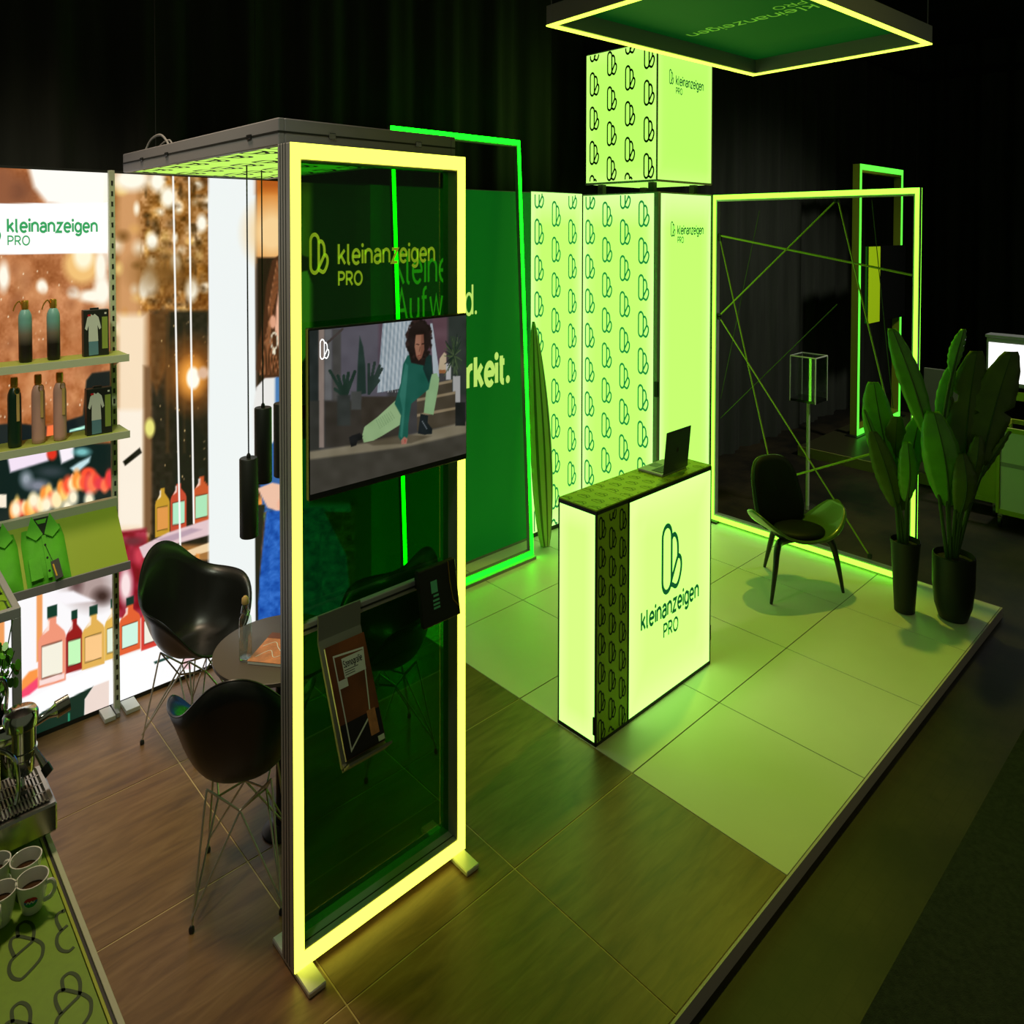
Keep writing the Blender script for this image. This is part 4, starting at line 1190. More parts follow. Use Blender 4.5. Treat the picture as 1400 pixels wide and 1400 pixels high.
# folded shirts on the sloping board
def slope(a, b, c):
    """a along x, b down the board from its top, c off the board"""
    d = (-.28, -.213); q = math.hypot(*d); e = (d[0] / q, d[1] / q)
    return (a, 5.515 + b * e[0] + c * e[1] * 1.0, .986 + b * e[1] - c * e[0])
def shirt(x, label):
    t = thing('folded_shirt', label, 'shirt', slope(x, .17, 0), group='green shirts on the sloping board')
    A = []
    for i, b in enumerate(np.linspace(.03, .335, 14)):
        row = []
        for j, a in enumerate(np.linspace(0, .235, 13)):
            e = min(j, 12 - j) / 12.0
            k = min(i, 13 - i) / 13.0
            c = .004 + .026 * min(1, e * 5) ** .5 * min(1, k * 7) ** .5 + .0025 * math.sin(a * 60 + b * 34) * (1 if 0 < e else 0)
            nx = .018 * max(0, 1 - b / .10) * (1 if a < .117 else -1)
            row.append((x + a + nx, b, c))
        A.append(row)
    MB(slope).grid(np.array(A)).build('body', 'shirt_green', t, smooth=True, angle=0)
    mx_ = x + .118
    MB(slope).prism([(mx_ - .05, .0), (mx_ + .05, .0), (mx_ + .042, .028), (mx_, .10), (mx_ - .042, .028)], .030, .036, lambda a, b, c: (a, b, c)).build('inner_collar', 'shirt_dark', t)
    MB(slope).prism([(mx_ - .03, .012), (mx_ + .03, .012), (mx_ + .02, .034), (mx_ - .02, .034)], .036, .0375, lambda a, b, c: (a, b, c)).build('neck_label', 'shirt_green', t)
    for s_ in (-1, 1):
        MB(slope).prism([(mx_ + s_ * .050, -.012), (mx_ + s_ * .092, .085), (mx_ + s_ * .045, .125), (mx_ + s_ * .004, .098)], .036, .043, lambda a, b, c: (a, b, c)).build('collar_flap', 'shirt_green', t)
    MB(slope).prism([(mx_ - .012, .10), (mx_ + .012, .10), (mx_ + .012, .33), (mx_ - .012, .33)], .0335, .037, lambda a, b, c: (a, b, c)).build('placket', 'shirt_green', t)
    for b in (.155, .225, .295):
        MB(slope).lathe([(.006, .037), (.006, .0395)], (mx_, b, 0), 10).build('button', 'shirt_dark', t)
    MB(slope).prism([(x + .018, .215), (x + .082, .205), (x + .082, .325), (x + .018, .33)], .034, .041, lambda a, b, c: (a, b, c)).build('cuff', 'shirt_green', t)
    return t
s1 = shirt(.925, 'folded bright green shirt with black hang tag on the sloping board')
MB(slope).prism([(1.055, .255), (1.10, .245), (1.108, .345), (1.066, .355)], .040, .043, lambda a, b, c: (a, b, c)).build('hang_tag', 'black_paint', s1)
MB(slope).strokes([[(1.066, .27), (1.075, .335)]], .008, lambda a, b: (a, b, .0436)).build('tag_print', 'gold', s1)
MB(slope).tube([(1.043, .16, .04), (1.066, .255, .044)], .0015, 5).build('tag_string', 'black_paint', s1)
shirt(.672, 'folded bright green shirt partly hidden behind the open-frame counter')

# ------------------------------------------------------------------ round table, bottle, magazine
TC = (1.862, 3.845)
tb = thing('round_table', 'small round dark brown pedestal table between the shell chairs', 'table', (*TC, 0))
MB().lathe([(.343, .682), (.35, .686), (.35, .698), (.345, .70)], (*TC, 0), 56).build('table_top', 'table_top', tb, smooth=True)
MB().lathe([(.026, .06), (.024, .60), (.06, .66), (.09, .682)], (*TC, 0), 20).build('column', 'black_metal', tb, smooth=True)
MB().lathe([(.10, 0), (.10, .008), (.09, .014), (.03, .03), (.026, .06)], (*TC, 0), 36).build('base_plate', 'black_metal', tb, smooth=True)
for k in range(4):
    a = math.radians(45 + 90 * k)
    MB().tube([(TC[0] + .03 * math.cos(a), TC[1] + .03 * math.sin(a), .56), (TC[0] + .20 * math.cos(a), TC[1] + .20 * math.sin(a), .68)], .012, 8).build('top_strut', 'black_metal', tb, smooth=True)
wb_ = thing('water_bottle', 'slim clear glass swing-top bottle on the round table', 'bottle', (1.668, 3.85, .70))
MB().lathe([(.030, .001), (.033, .006), (.033, .14), (.030, .155), (.014, .172), (.013, .195), (.016, .198), (.016, .206)], (1.668, 3.85, .70), 24).build('glass', 'acrylic_bottle', wb_, smooth=True)
MB().lathe([(.0295, .002), (.0295, .010)], (1.668, 3.85, .70), 20).build('glass_base', 'glass_clear', wb_, smooth=True)
MB().lathe([(.017, .204), (.019, .208), (.017, .225), (.008, .232)], (1.668, 3.85, .70), 16).build('stopper', 'wood_tag', wb_, smooth=True)
MB().tube([(1.652, 3.85, .90), (1.645, 3.85, .875), (1.668, 3.832, .865), (1.691, 3.85, .875), (1.684, 3.85, .90)], .002, 5).build('wire_bail', 'chrome', wb_)
mg = thing('magazine', 'orange-brown magazine lying on the round table beside the glass bottle', 'magazine', (1.83, 3.80, .70), math.radians(-52))
MB().cbox(-.105, .105, -.14, .14, .001, .012, .001).build('pages', 'paper_white', mg)
MB().box(-.106, .106, -.141, .141, .012, .0135).build('cover', 'magazine_orange', mg)
MB().box(-.106, .106, .085, .141, .0135, .014).build('header', 'book_brown', mg)
MB().strokes([text_lines('P', -.02, .098, None, .03)[0]], .007, lambda a, b: (a, b, .0144)).build('title', 'paper_white', mg)
MB().strokes([catmull([(-.08, -.1), (-.03, -.03), (.02, -.09), (.07, -.02), (.04, .04)], 5), catmull([(-.09, 0), (-.04, .05), (.0, .0), (.06, -.06)], 5)], .004, lambda a, b: (a, b, .0144)).build('drawing', 'paper_white', mg)

# ------------------------------------------------------------------ shell armchairs on wire bases
def smooth_interp(keys, x):
    """key values over 0..180 degrees, mirrored and blurred so that the rim runs without kinks"""
    k_ = id(keys)
    if k_ not in RIMT:
        d = np.interp(np.abs(np.arange(-60, 241)), *zip(*keys))
        full = np.array([np.interp(abs(a) if a <= 180 else 360 - a, *zip(*keys)) for a in range(-60, 241)])
        ker = np.exp(-.5 * (np.arange(-20, 21) / 7.0) ** 2); ker /= ker.sum()
        RIMT[k_] = np.convolve(full, ker, 'same')
    return float(np.interp(x + 60, np.arange(301), RIMT[k_]))
RIMT = {}
RIMZ = [(0, .425), (25, .432), (42, .475), (55, .575), (70, .645), (92, .655), (115, .665), (134, .70), (152, .785), (166, .822), (180, .834)]
RIMR = [(0, .245), (25, .275), (42, .335), (60, .365), (80, .345), (100, .325), (118, .312), (136, .315), (156, .31), (180, .305)]
def shell_chair(label, group, loc, rz):
    t = thing('shell_armchair', label, 'chair', loc, rz, group=group)
    A = []
    rows = 15
    for i in range(rows):
        q = i / (rows - 1)
        row = []
        for k in range(96):
            th = 360 * k / 96
            a = th if th <= 180 else 360 - th
            rz_, rr = smooth_interp(RIMZ, a), smooth_interp(RIMR, a)
            f = q ** .72
            steep = min(1, max(0, (rz_ - .43) / .2))
            g = (1 - steep) * q ** 2.0 + steep * q ** 2.9
            if q > .9: f *= 1 + .05 * (q - .9) * 10 * (math.exp(-((a - 75) / 45.0) ** 2) + .1)
            zz = .405 + (rz_ - .405) * g
            if a < 30: zz -= .012 * max(0, q - .8) * 5 * (1 - a / 30)
            x_, y_ = rr * f * math.sin(math.radians(th)), rr * f * math.cos(math.radians(th))
            row.append((x_, y_, zz))
        A.append(row)
    MB().grid(np.array(A), True).build('shell', 'black_plastic', t, smooth=True, angle=0, solid=.008)
    MB().tube([(p[0], p[1], p[2]) for p in A[-1]] + [A[-1][0]], .0055, 6, False).build('rim', 'black_plastic', t, smooth=True)
    top = {}
    for sx in (-1, 1):
        for sy in (-1, 1): top[sx, sy] = (sx * .15, sy * .125, .405)
    mid = {(0, 1): (0, .105, .305), (0, -1): (0, -.105, .305), (1, 0): (.115, 0, .315), (-1, 0): (-.115, 0, .315)}
    for (sx, sy), p in top.items():
        ft = (sx * .205, sy * .235, .012)
        lg = MB().tube([ft, (sx * .158, sy * .14, .36), p], .0052, 7)
        lg.tube([(ft[0], ft[1], ft[2] + .03), mid[0, sy]], .0048, 7)
        lg.tube([(ft[0], ft[1], ft[2] + .03), mid[sx, 0]], .0048, 7)
        l_ = lg.build('leg', 'wire_chrome', t, smooth=True)
        MB().lathe([(.010, 0), (.013, .004), (.013, .014), (.007, .022)], (ft[0], ft[1], 0), 12).build('glide', 'black_paint', l_, smooth=True)
    br = MB()
    for (sx, sy), p in top.items():
        br.tube([p, mid[0, sy]], .0045, 6); br.tube([p, mid[sx, 0]], .0045, 6)
    br.tube([mid[0, 1], mid[1, 0], mid[0, -1], mid[-1, 0], mid[0, 1]], .0045, 6)
    br.build('wire_brace', 'wire_chrome', t, smooth=True)
    return t
gch = 'black shell armchairs around the round table'
ch = shell_chair('black shell armchair facing the table in front of the bottle print', gch, (1.80, 4.97, 0), math.radians(-157))
dup(ch, (1.567, 3.665, 0), math.radians(-30), 'black shell armchair seen from behind, beside the lit frame post', gch)
dup(ch, (2.67, 3.98, 0), math.radians(79), 'black shell armchair seen dimly through the green film', gch)

# ------------------------------------------------------------------ counter
ct = thing('reception_counter', 'glowing lime reception counter with large emblem and lettering on the white tiles', 'counter', (3.645, 3.07, 0))
KX0, KXM, KX1, KY0, KY1, KH = 3.648, 3.984, 5.005, 3.072, 3.405, 1.036
MB().box(KX0 + .006, KXM - .002, KY0 + .006, KY1, 0.004, KH).build('body', 'black_paint', ct)
MB().box(KXM + .002, KX1 - .004, KY0 + .006, KY1, 0.004, KH).build('body', 'black_paint', ct)
lit_sheet('lit_panel', 'box_cream', ct, lambda a, b: (KX0, -a, b), -KY1 + .012, -KY0 - .012, .016, KH - .018, rim=.09)
lit_sheet('lit_panel', 'box_cream', ct, lambda a, b: (a, KY0, b), KXM + .012, KX1 - .010, .016, KH - .020, rim=.16)
mat('counter_green', lin(160, 200, 34), .55)
MB().box(KX0 + .012, KXM - .010, KY0 - .001, KY0 + .008, .012, KH - .016).build('pattern_panel', 'counter_green', ct)
MB().strokes(pattern(KX0 + .012, KXM - .010, .012, KH - .016, .098, .108, .128, off=.045), .0085, lambda a, b: (a, KY0 - .003, b)).build('emblem_print', 'deep_green_ink', ct)
for x in (KX0, KXM - .005, KX1 - .008):
    MB().box(x, x + .010, KY0 - .003, KY0 + .008, 0, KH).build('edge_profile', 'black_paint', ct)
MB().box(KX0 - .002, KX0 + .006, KY1 - .012, KY1, 0, KH).build('edge_profile', 'black_paint', ct)
MB().box(KX0 - .003, KXM, KY0 - .003, KY1, KH - .016, KH).build('top_edge', 'black_paint', ct)
MB().box(KXM, KX1, KY0 - .003, KY1, KH - .018, KH).build('top_edge', 'black_paint', ct)
MB().box(KX0 - .003, KX1, KY0 - .003, KY0 + .006, 0, .014).build('base_edge', 'black_paint', ct)
MB().box(KX0 - .003, KX0 + .006, KY0, KY1, 0, .014).build('base_edge', 'black_paint', ct)
for x0, x1 in ((KX0, KXM - .002), (KXM + .002, KX1)):
    tp = MB().box(x0, x1, KY0, KY1, KH, KH + .006).build('top_mat', 'counter_mat', ct)
    MB().strokes(pattern(x0, x1, KY0, KY1, .085, .11, .125), .006, lambda a, b: (a, b, KH + .0066)).build('emblem_print', 'mat_ink', tp)
MB().cbox(KX1 - .004, KX1 + .016, KY0 + .0, KY0 + .03, .12, .20, .003).build('latch', 'black_metal', ct)
MB().cbox(KX0 - .010, KX0, KY0 + .0, KY0 + .02, .05, .13, .003).build('latch', 'black_metal', ct)
ky = lambda a, b: (a, KY0 - .003, b)
mat('counter_ink', lin(8, 60, 30), .7, emit=lin(10, 86, 44), estr=.9)
MB().strokes(emblem(4.362, .500, .340), .024, ky).build('emblem', 'counter_ink', ct)
lt = MB().strokes(text_lines('kleinanzeigen', 4.128, .394, .705, .084), .0165, ky)
lt.strokes(text_lines('PRO', 4.392, .293, .175, .066), .0125, ky)
lt.build('lettering', 'counter_ink', ct)

# ------------------------------------------------------------------ laptop
lp = thing('laptop', 'open grey laptop standing on the reception counter', 'laptop', (4.64, 3.27, KH + .0062), math.radians(1))
mat('laptop_grey', lin(86, 92, 90), .4, .6); mat('laptop_base', lin(150, 152, 146), .4, .6)
MB().cbox(-.16, .16, -.115, .105, .0, .014, .004).build('base', 'laptop_base', lp)
MB().cbox(-.13, .13, -.09, .005, .0135, .0150, .0005).build('keyboard', 'black_paint', lp)
kb = MB()
for r_ in range(5):
    for c_ in range(13): kb.box(-.127 + c_ * .0196, -.127 + c_ * .0196 + .016, -.087 + r_ * .018, -.087 + r_ * .018 + .014, .015, .0160)
kb.build('keys', 'black_plastic', lp, kind='stuff')
MB().box(-.045, .045, .02, .09, .0138, .0146).build('touchpad', 'laptop_grey', lp)
def lidf(a, b, c):
    an = math.radians(8); return (a, -.117 - b * math.sin(an) - c * math.cos(an), .013 + b * math.cos(an) - c * math.sin(an))
lid = MB(lidf).cbox(-.16, .16, 0, .215, 0, .006, .0025).build('lid', 'laptop_grey', lp)
MB(lidf).lathe([(.013, .0062), (.013, .0068)], (0, .11, 0), 16).build('lid_emblem', 'chrome', lid)
MB(lidf).box(-.15, .15, .01, .205, -.0012, -.0004).build('display', 'black_gloss', lid)

# ------------------------------------------------------------------ lounge chair
lc = thing('lounge_chair', 'three-legged shell lounge chair with black pads and glossy curved wings', 'lounge chair', (4.49 / S, 2.17 / S, 0), math.radians(-90 + math.degrees(math.atan2(-.89, -.46))))
# local: +y is the front, x across
A = []
for i, s_ in enumerate(np.linspace(-1, 1, 33)):
    dep = .26 * max(.0, 1 - abs(s_) ** 3.0) ** .5 + .012
    row = []
    for q in np.linspace(-1, 1, 9):
        x_ = s_ * .47
        y_ = .07 + dep * q * (.95 if q < 0 else 1.0) - .02 * abs(s_) ** 2
        z_ = .365 + .17 * abs(s_) ** 2.4 - .02 * (1 - abs(s_)) * (1 - q) + .012 * q * q * (1 - abs(s_))
        row.append((x_, y_, z_))
    A.append(row)
MB().grid(np.array(A)).build('seat_shell', 'shell_wood_green', lc, smooth=True, angle=0, solid=.014)
ring = []
for q, zz in ((1.0, .0), (1.04, .018), (1.0, .036), (.85, .046), (.5, .050), (.02, .050)):
    ring.append([(.235 * q * math.cos(a), .09 + .20 * q * math.sin(a), .362 + zz) for a in np.linspace(0, 2 * math.pi, 36, endpoint=False)])
MB().grid(np.array(ring), True).build('seat_pad', 'pad_leather', lc, smooth=True, angle=0)
def backf(a, b, c):
    an = math.radians(27); return (a, -.135 - b * math.sin(an) + c * math.cos(an) - .10 * (1 - (a / .26) ** 2) * 0.35, .335 + b * math.cos(an) + c * math.sin(an))
def outline(w, h, n=48, e=3.2):
    return [(w * math.copysign(abs(math.cos(t)) ** (2 / e), math.cos(t)), h / 2 + h / 2 * math.copysign(abs(math.sin(t)) ** (2 / e), math.sin(t))) for t in np.linspace(0, 2 * math.pi, n, endpoint=False)]
def back_layer(k0, prof, nm, mt):
    o = outline(.25, .475)
    rg = []
    for q, c in prof:
        rg.append([((a * q) * (1 - .18 * ((b / .475) - .6)), .2375 + (b - .2375) * q, c) for a, b in o])
    MB(backf).grid(np.array(rg), True).build(nm, mt, lc, smooth=True, angle=0)
back_layer(0, ((.02, -.012), (.9, -.012), (1.03, -.008), (1.05, .0), (1.03, .006), (.02, .006)), 'back_shell', 'shell_wood_green')
back_layer(0, ((.97, .006), (1.0, .022), (.96, .042), (.8, .05), (.02, .052)), 'back_pad', 'pad_leather')
def leg(pts, rr): MB().tube(catmull(pts, 5), [r for r in np.interp(np.linspace(0, 1, 5 * (len(pts) - 1) + 1), np.linspace(0, 1, len(rr)), rr)], 10).build('leg', 'black_plastic', lc, smooth=True)
leg([(0, .10, .335), (-.20, .12, .34), (-.285, .17, .315), (-.33, .205, .20), (-.385, .225, 0)], [.018, .026, .03, .024, .013])
leg([(0, .10, .335), (.20, .12, .34), (.285, .17, .315), (.33, .205, .20), (.385, .225, 0)], [.018, .026, .03, .024, .013])
leg([(0, .05, .325), (0, -.16, .325), (0, -.27, .30), (0, -.35, .16), (0, -.43, 0)], [.02, .028, .03, .024, .013])
MB().prism([(-.16, .34), (-.22, .33), (-.30, .52), (-.24, .55)], -.045, .045, lambda a, b, t: (t, a - .0, b - .0)).build('back_support', 'black_plastic', lc)
# ------------------------------------------------------------------ potted plants
def leaf_pair(root, base, foot, tip, width, side, mt, bend=(0, 0, 0), fold=.25, tear=None, power=.55):
    """a petiole from foot to base and a blade from base to tip; side = sideways direction of the blade"""
    b0, f0, t0 = np.array(base, float), np.array(foot, float), np.array(tip, float)
    sd = np.array(side, float); sd /= np.linalg.norm(sd)
    ax = t0 - b0; Ln = np.linalg.norm(ax * np.array([1, 1, 1]))
    nrm = np.cross(ax / Ln, sd)
    nrm /= np.linalg.norm(nrm)
    bd = np.array(bend, float)
    rows = []
    N = 22
    mids = []
    for i in range(N + 1):
        t = i / N
        mid = b0 + ax * t + bd * math.sin(math.pi * t) + bd * .6 * t * t
        mids.append(mid)
        w = width * (math.sin(math.pi * min(.985, t * .93 + .035)) ** power)
        if tear and abs(t - tear) < .03: w *= .55
        row = []
        for q in (-1, -.66, -.33, -.06, 0, .06, .33, .66, 1):
            row.append(mid + sd * (w * q) + nrm * (fold * w * (abs(q) ** 1.2) + .006 * math.sin(t * 42 + q * 2) * abs(q)))
        rows.append(row)
    st = MB().tube(catmull([f0, f0 * .5 + b0 * .5 + np.array([0, 0, .03]), b0, mids[3]], 5), [.016 * (1 - .45 * k / 15) for k in range(16)], 8)
    st.build('stem', 'stem_green', root, smooth=True)
    o = MB().grid(np.array(rows)).build('leaf', mt, root, smooth=True, angle=0, solid=.002)
    MB().tube([tuple(p) for p in mids], [.010 * (1 - .8 * k / N) + .001 for k in range(N + 1)], 6).build('midrib', 'stem_green', o, smooth=True)
    return o

F = (.707, -.707, 0)   # sideways
p1 = (6.95, 2.33)
pl = thing('potted_plant', 'broad-leaved plant in the tall slim black pot before the frame post', 'plant', (*p1, 0), group='potted plants on the platform corner')
MB().lathe([(.070, 0), (.082, .004), (.098, .20), (.118, .40), (.122, .425), (.116, .428), (.112, .40)], (*p1, 0), 36, True, False).build('pot', 'black_paint', pl, smooth=True)
MB().lathe([(.113, .396), (.06, .408), (.0, .412)], (*p1, 0), 24, False, False).build('soil', 'soil', pl, smooth=True)
f1 = (p1[0], p1[1], .40)
leaf_pair(pl, (6.90, 2.40, .74), (6.93, 2.35, .40), (6.745, 2.525, 1.36), 0.144, F, 'leaf', (.03, .03, 0))
leaf_pair(pl, (6.86, 2.41, .80), (6.92, 2.37, .40), (6.69, 2.58, 1.20), 0.038, F, 'leaf', (.0, .02, 0))
leaf_pair(pl, (6.89, 2.39, .62), (6.93, 2.36, .40), (6.70, 2.53, 1.08), 0.105, F, 'leaf_dark', (-.03, -.03, 0))
leaf_pair(pl, (6.95, 2.31, .72), (6.96, 2.32, .40), (7.035, 2.245, 1.17), 0.108, F, 'leaf', (.02, .02, 0), .4)
leaf_pair(pl, (6.92, 2.36, .60), (6.95, 2.34, .40), (6.86, 2.36, 1.16), 0.123, F, 'leaf_dark', (.05, .05, 0))
leaf_pair(pl, (6.94, 2.32, .66), (6.94, 2.33, .40), (6.92, 2.33, 1.02), 0.088, F, 'leaf', (-.04, -.04, 0), .4)

p2 = (7.13, 2.0)
pl = thing('potted_plant', 'taller broad-leaved plant in the round black pot at the platform corner', 'plant', (*p2, 0), group='potted plants on the platform corner')
MB().lathe([(.085, 0), (.11, .004), (.145, .08), (.163, .20), (.165, .33), (.164, .372), (.156, .376), (.152, .34)], (*p2, 0), 40, True, False).build('pot', 'black_paint', pl, smooth=True)
MB().lathe([(.153, .342), (.08, .352), (.0, .356)], (*p2, 0), 24, False, False).build('soil', 'soil', pl, smooth=True)
leaf_pair(pl, (6.96, 2.15, 1.05), (7.09, 2.04, .35), (6.725, 2.39, 1.68), 0.108, F, 'leaf', (-.02, -.02, .02))
leaf_pair(pl, (7.09, 2.03, .66), (7.10, 2.02, .35), (6.95, 2.14, 1.22), 0.166, F, 'leaf', (-.05, -.05, .0), .3)
leaf_pair(pl, (7.03, 2.08, 1.10), (7.11, 2.02, .35), (7.10, 2.00, 1.50), 0.070, F, 'leaf', (.02, .02, 0), .5)
leaf_pair(pl, (7.085, 2.02, 1.44), (7.03, 2.08, 1.10), (7.155, 1.955, 1.69), 0.063, F, 'leaf', (.0, .0, 0), .5)
leaf_pair(pl, (7.17, 1.94, .84), (7.13, 2.0, .35), (7.245, 1.865, 1.56), 0.172, F, 'leaf_dark', (.03, .03, .0), .22, .62)
leaf_pair(pl, (7.26, 1.84, .90), (7.15, 1.99, .35), (7.45, 1.66, 1.56), 0.189, F, 'leaf_dark', (.02, .02, .0), .22, .45)
leaf_pair(pl, (7.27, 1.85, .82), (7.16, 1.99, .35), (7.44, 1.67, 1.10), 0.038, F, 'leaf_dark', (.0, .0, 0), .4)
leaf_pair(pl, (7.18, 1.93, .74), (7.14, 1.99, .35), (7.24, 1.87, 1.08), 0.079, F, 'leaf_dark', (-.04, -.04, 0), .4)
leaf_pair(pl, (7.13, 1.98, .80), (7.12, 2.01, .35), (7.10, 2.01, 1.29), 0.079, F, 'leaf_dark', (.06, .06, 0), .3)
leaf_pair(pl, (7.15, 1.96, .62), (7.13, 2.0, .35), (7.13, 1.97, .98), 0.102, F, 'leaf_dark', (-.06, -.06, 0), .3)

# ------------------------------------------------------------------ coffee bar
CZ = .95
cb_ = thing('coffee_counter', 'green-topped counter with emblem pattern at the near corner of the stand', 'counter', (.3, 2.2, 0))
MB().box(-.25, .50, 1.30, 3.52, 0, CZ - .03).build('body', 'black_paint', cb_)
MB().cbox(-.26, .528, 1.28, 3.53, CZ - .03, CZ - .004, .003).build('top_board', 'black_paint', cb_)
MB().box(-.26, .500, 1.285, 3.525, CZ - .004, CZ).build('top_mat', 'mat_green', cb_)
MB().cbox(.502, .510, 1.28, 3.53, CZ - .012, CZ, .001).build('edge_rail', 'yellow_frame', cb_)
MB().cbox(.518, .532, 1.28, 3.53, CZ - .03, CZ, .001).build('edge_rail', 'shelf_paint', cb_)
mat('coffee_ink', lin(44, 70, 14), .6)
CEMB = [[(.026, .075), (.030, .11), (.042, .119), (.052, .115), (.061, .096), (.062, .071), (.055, .042)],
        [(.008, .017), (.005, .056), (.010, .079), (.021, .083), (.034, .071), (.057, .038)],
        [(.049, .034), (.008, .017), (-.004, .006), (-.010, -.017), (-.007, -.043), (.003, -.059), (.015, -.062), (.054, -.038), (.067, -.014), (.069, .010), (.057, .038), (.049, .034)]]
for j in range(-2, 4):
    for i in range(-5, 3):
        ox, oy = .36 + i * .109 + (.055 if j % 2 else 0), 2.30 - j * .249
        if not (-.2 < ox < .50 and 1.35 < oy < 2.85): continue
        L2 = []
        for Lm in CEMB:
            seg = []
            for q in catmull(Lm, 5):
                q = (q[0] + ox, q[1] + oy)
                if q[0] < .496: seg.append(q)
                else:
                    if len(seg) > 1: L2.append(seg)
                    seg = []
            if len(seg) > 1: L2.append(seg)
        if L2: MB().strokes(L2, .0085, lambda a, b: (a, b, CZ + .0008)).build('emblem', 'coffee_ink', cb_)

MUG = [(.020, .001), (.026, .005), (.034, .030), (.041, .064), (.038, .064), (.031, .031), (.022, .011)]
def mug(x, y, rz, label):
    t = thing('coffee_mug', label, 'mug', (x, y, CZ), rz, group='espresso cups on the coffee counter')
    MB().lathe(MUG, (0, 0, 0), 30).build('cup', 'white_ceramic', t, smooth=True)
    MB().lathe([(.0335, .040), (.0, .0405)], (0, 0, 0), 24, False, False).build('coffee_fill', 'coffee', t)
    MB().tube(catmull([(.037, 0, .054), (.055, 0, .057), (.062, 0, .043), (.050, 0, .027), (.032, 0, .020)], 5), .005, 8).build('handle', 'white_ceramic', t, smooth=True)
    def curved(a, b):
        th = math.radians(-68) + a / .036
        r = (.026 + .008 * (b - .005) / .025 if b < .03 else .034 + .007 * (b - .03) / .034) + .0008
        return (r * math.cos(th), r * math.sin(th), b)
    for k, (c0, c1, mt) in enumerate(((.036, .044, 'red_ink'), (.031, .036, 'blue_ink'), (.024, .031, 'green_ink'))):
        A_ = []
        for b in np.linspace(c0, c1, 4):
            hw_ = .017 * math.sqrt(max(.05, 1 - ((b - .034) / .0108) ** 2))
            A_.append([curved(a, b) for a in np.linspace(-hw_, hw_, 9)])
        MB().grid(np.array(A_)).build('badge', mt, t)
    MB().strokes([[(-.010, .033), (-.006, .037), (-.002, .033), (.002, .037), (.006, .033), (.010, .036)]], .0022, lambda a, b: tuple(np.array(curved(a, b)) * np.array([1.03, 1.03, 1]))).build('badge_lettering', 'paper_white', t)
    return t
mug(.433, 2.445, math.radians(-40), 'white cup with round red and green badge facing the viewer')
mug(.434, 2.537, math.radians(140), 'white cup directly behind the badge cup')
mug(.358, 2.457, math.radians(-100), 'white cup cut by the picture edge with its handle towards the viewer')
mug(.364, 2.581, math.radians(150), 'rearmost white cup at the picture edge')

# espresso machine
em = thing('espresso_machine', 'chrome lever espresso machine with slotted drip tray on the coffee counter', 'espresso machine', (.40, 2.85, CZ))
MB().cbox(-.10, .40, 2.70, 3.20, CZ + .012, CZ + .40, .01).build('body', 'chrome', em)
dt = MB().cbox(.30, .542, 2.665, 2.895, CZ + .025, CZ + .088, .005).build('drip_tray', 'steel_bright', em)
MB().box(.302, .525, 2.680, 2.880, CZ + .0885, CZ + .0892).build('tray_well', 'black_paint', dt)
gr = MB()
for k in range(22):
    x = .305 + k * .0098
    gr.box(x, x + .0048, 2.682, 2.878, CZ + .0893, CZ + .0925)
for k in range(5):
    y = 2.682 + k * .049
    gr.box(.305, .522, y, y + .004, CZ + .0893, CZ + .0925)
gr.build('grille', 'steel_bright', dt, kind='stuff')
MB().lathe([(.010, CZ + .0926), (.010, CZ + .0932)], (.47, 2.77, 0), 14).build('drain_hole', 'black_paint', dt)
gh = (.475, 2.83)
g_ = MB().lathe([(.030, 1.115), (.042, 1.12), (.042, 1.165), (.050, 1.17), (.050, 1.195), (.044, 1.203), (.012, 1.208)], (gh[0], gh[1], 0), 26).build('group_head', 'chrome', em, smooth=True)
MB().tube([(gh[0] - .10, gh[1], 1.155), gh + (1.155,)], .03, 14).build('group_neck', 'chrome', g_, smooth=True)
MB().lathe([(.034, 1.065), (.038, 1.07), (.038, 1.10), (.046, 1.105), (.046, 1.118)], (gh[0], gh[1], 0), 22).build('portafilter', 'chrome', em, smooth=True)
MB().tube([(gh[0] + .025, gh[1] - .02, 1.125), (gh[0] + .042, gh[1] - .035, 1.10), (gh[0] + .062, gh[1] - .055, 1.068)], [.006, .008, .012], 10).build('portafilter_handle', 'steel_bright', em, smooth=True)
MB().tube([(gh[0] + .056, gh[1] - .049, 1.078), (gh[0] + .067, gh[1] - .060, 1.060)], .0135, 10).build('handle_cap', 'black_plastic', em, smooth=True)
MB().tube([(gh[0], gh[1] - .012, 1.065), (gh[0], gh[1] - .02, 1.048), (gh[0], gh[1] - .026, 1.035)], .006, 8).build('spout', 'chrome', em, smooth=True)
MB().tube([(gh[0] + .03, gh[1] + .01, 1.155), (gh[0] + .08, gh[1] + .02, 1.162), (gh[0] + .110, gh[1] + .02, 1.167)], [.008, .009, .018], 12).build('lever', 'chrome', em, smooth=True)
MB().tube([(gh[0] + .104, gh[1] + .02, 1.166), (gh[0] + .143, gh[1] + .022, 1.172)], [.02, .019], 14).build('lever_knob', 'steel_bright', em, smooth=True)
MB().tube(catmull([(.40, 2.74, 1.17), (.425, 2.72, 1.16), (.44, 2.705, 1.14), (.445, 2.70, 1.09), (.435, 2.69, 1.06)], 5), .006, 8).build('steam_wand', 'chrome', em, smooth=True)
MB().tube(catmull([(.40, 2.93, 1.24), (.44, 2.94, 1.25), (.455, 2.94, 1.22), (.45, 2.93, 1.18)], 5), .006, 8).build('pressure_pipe', 'chrome', em, smooth=True)
MB().lathe([(.028, 0), (.032, .004), (.032, .012), (.026, .016)], (.385, 2.95, CZ + .402), 18).build('boiler_cap', 'chrome', em, smooth=True)
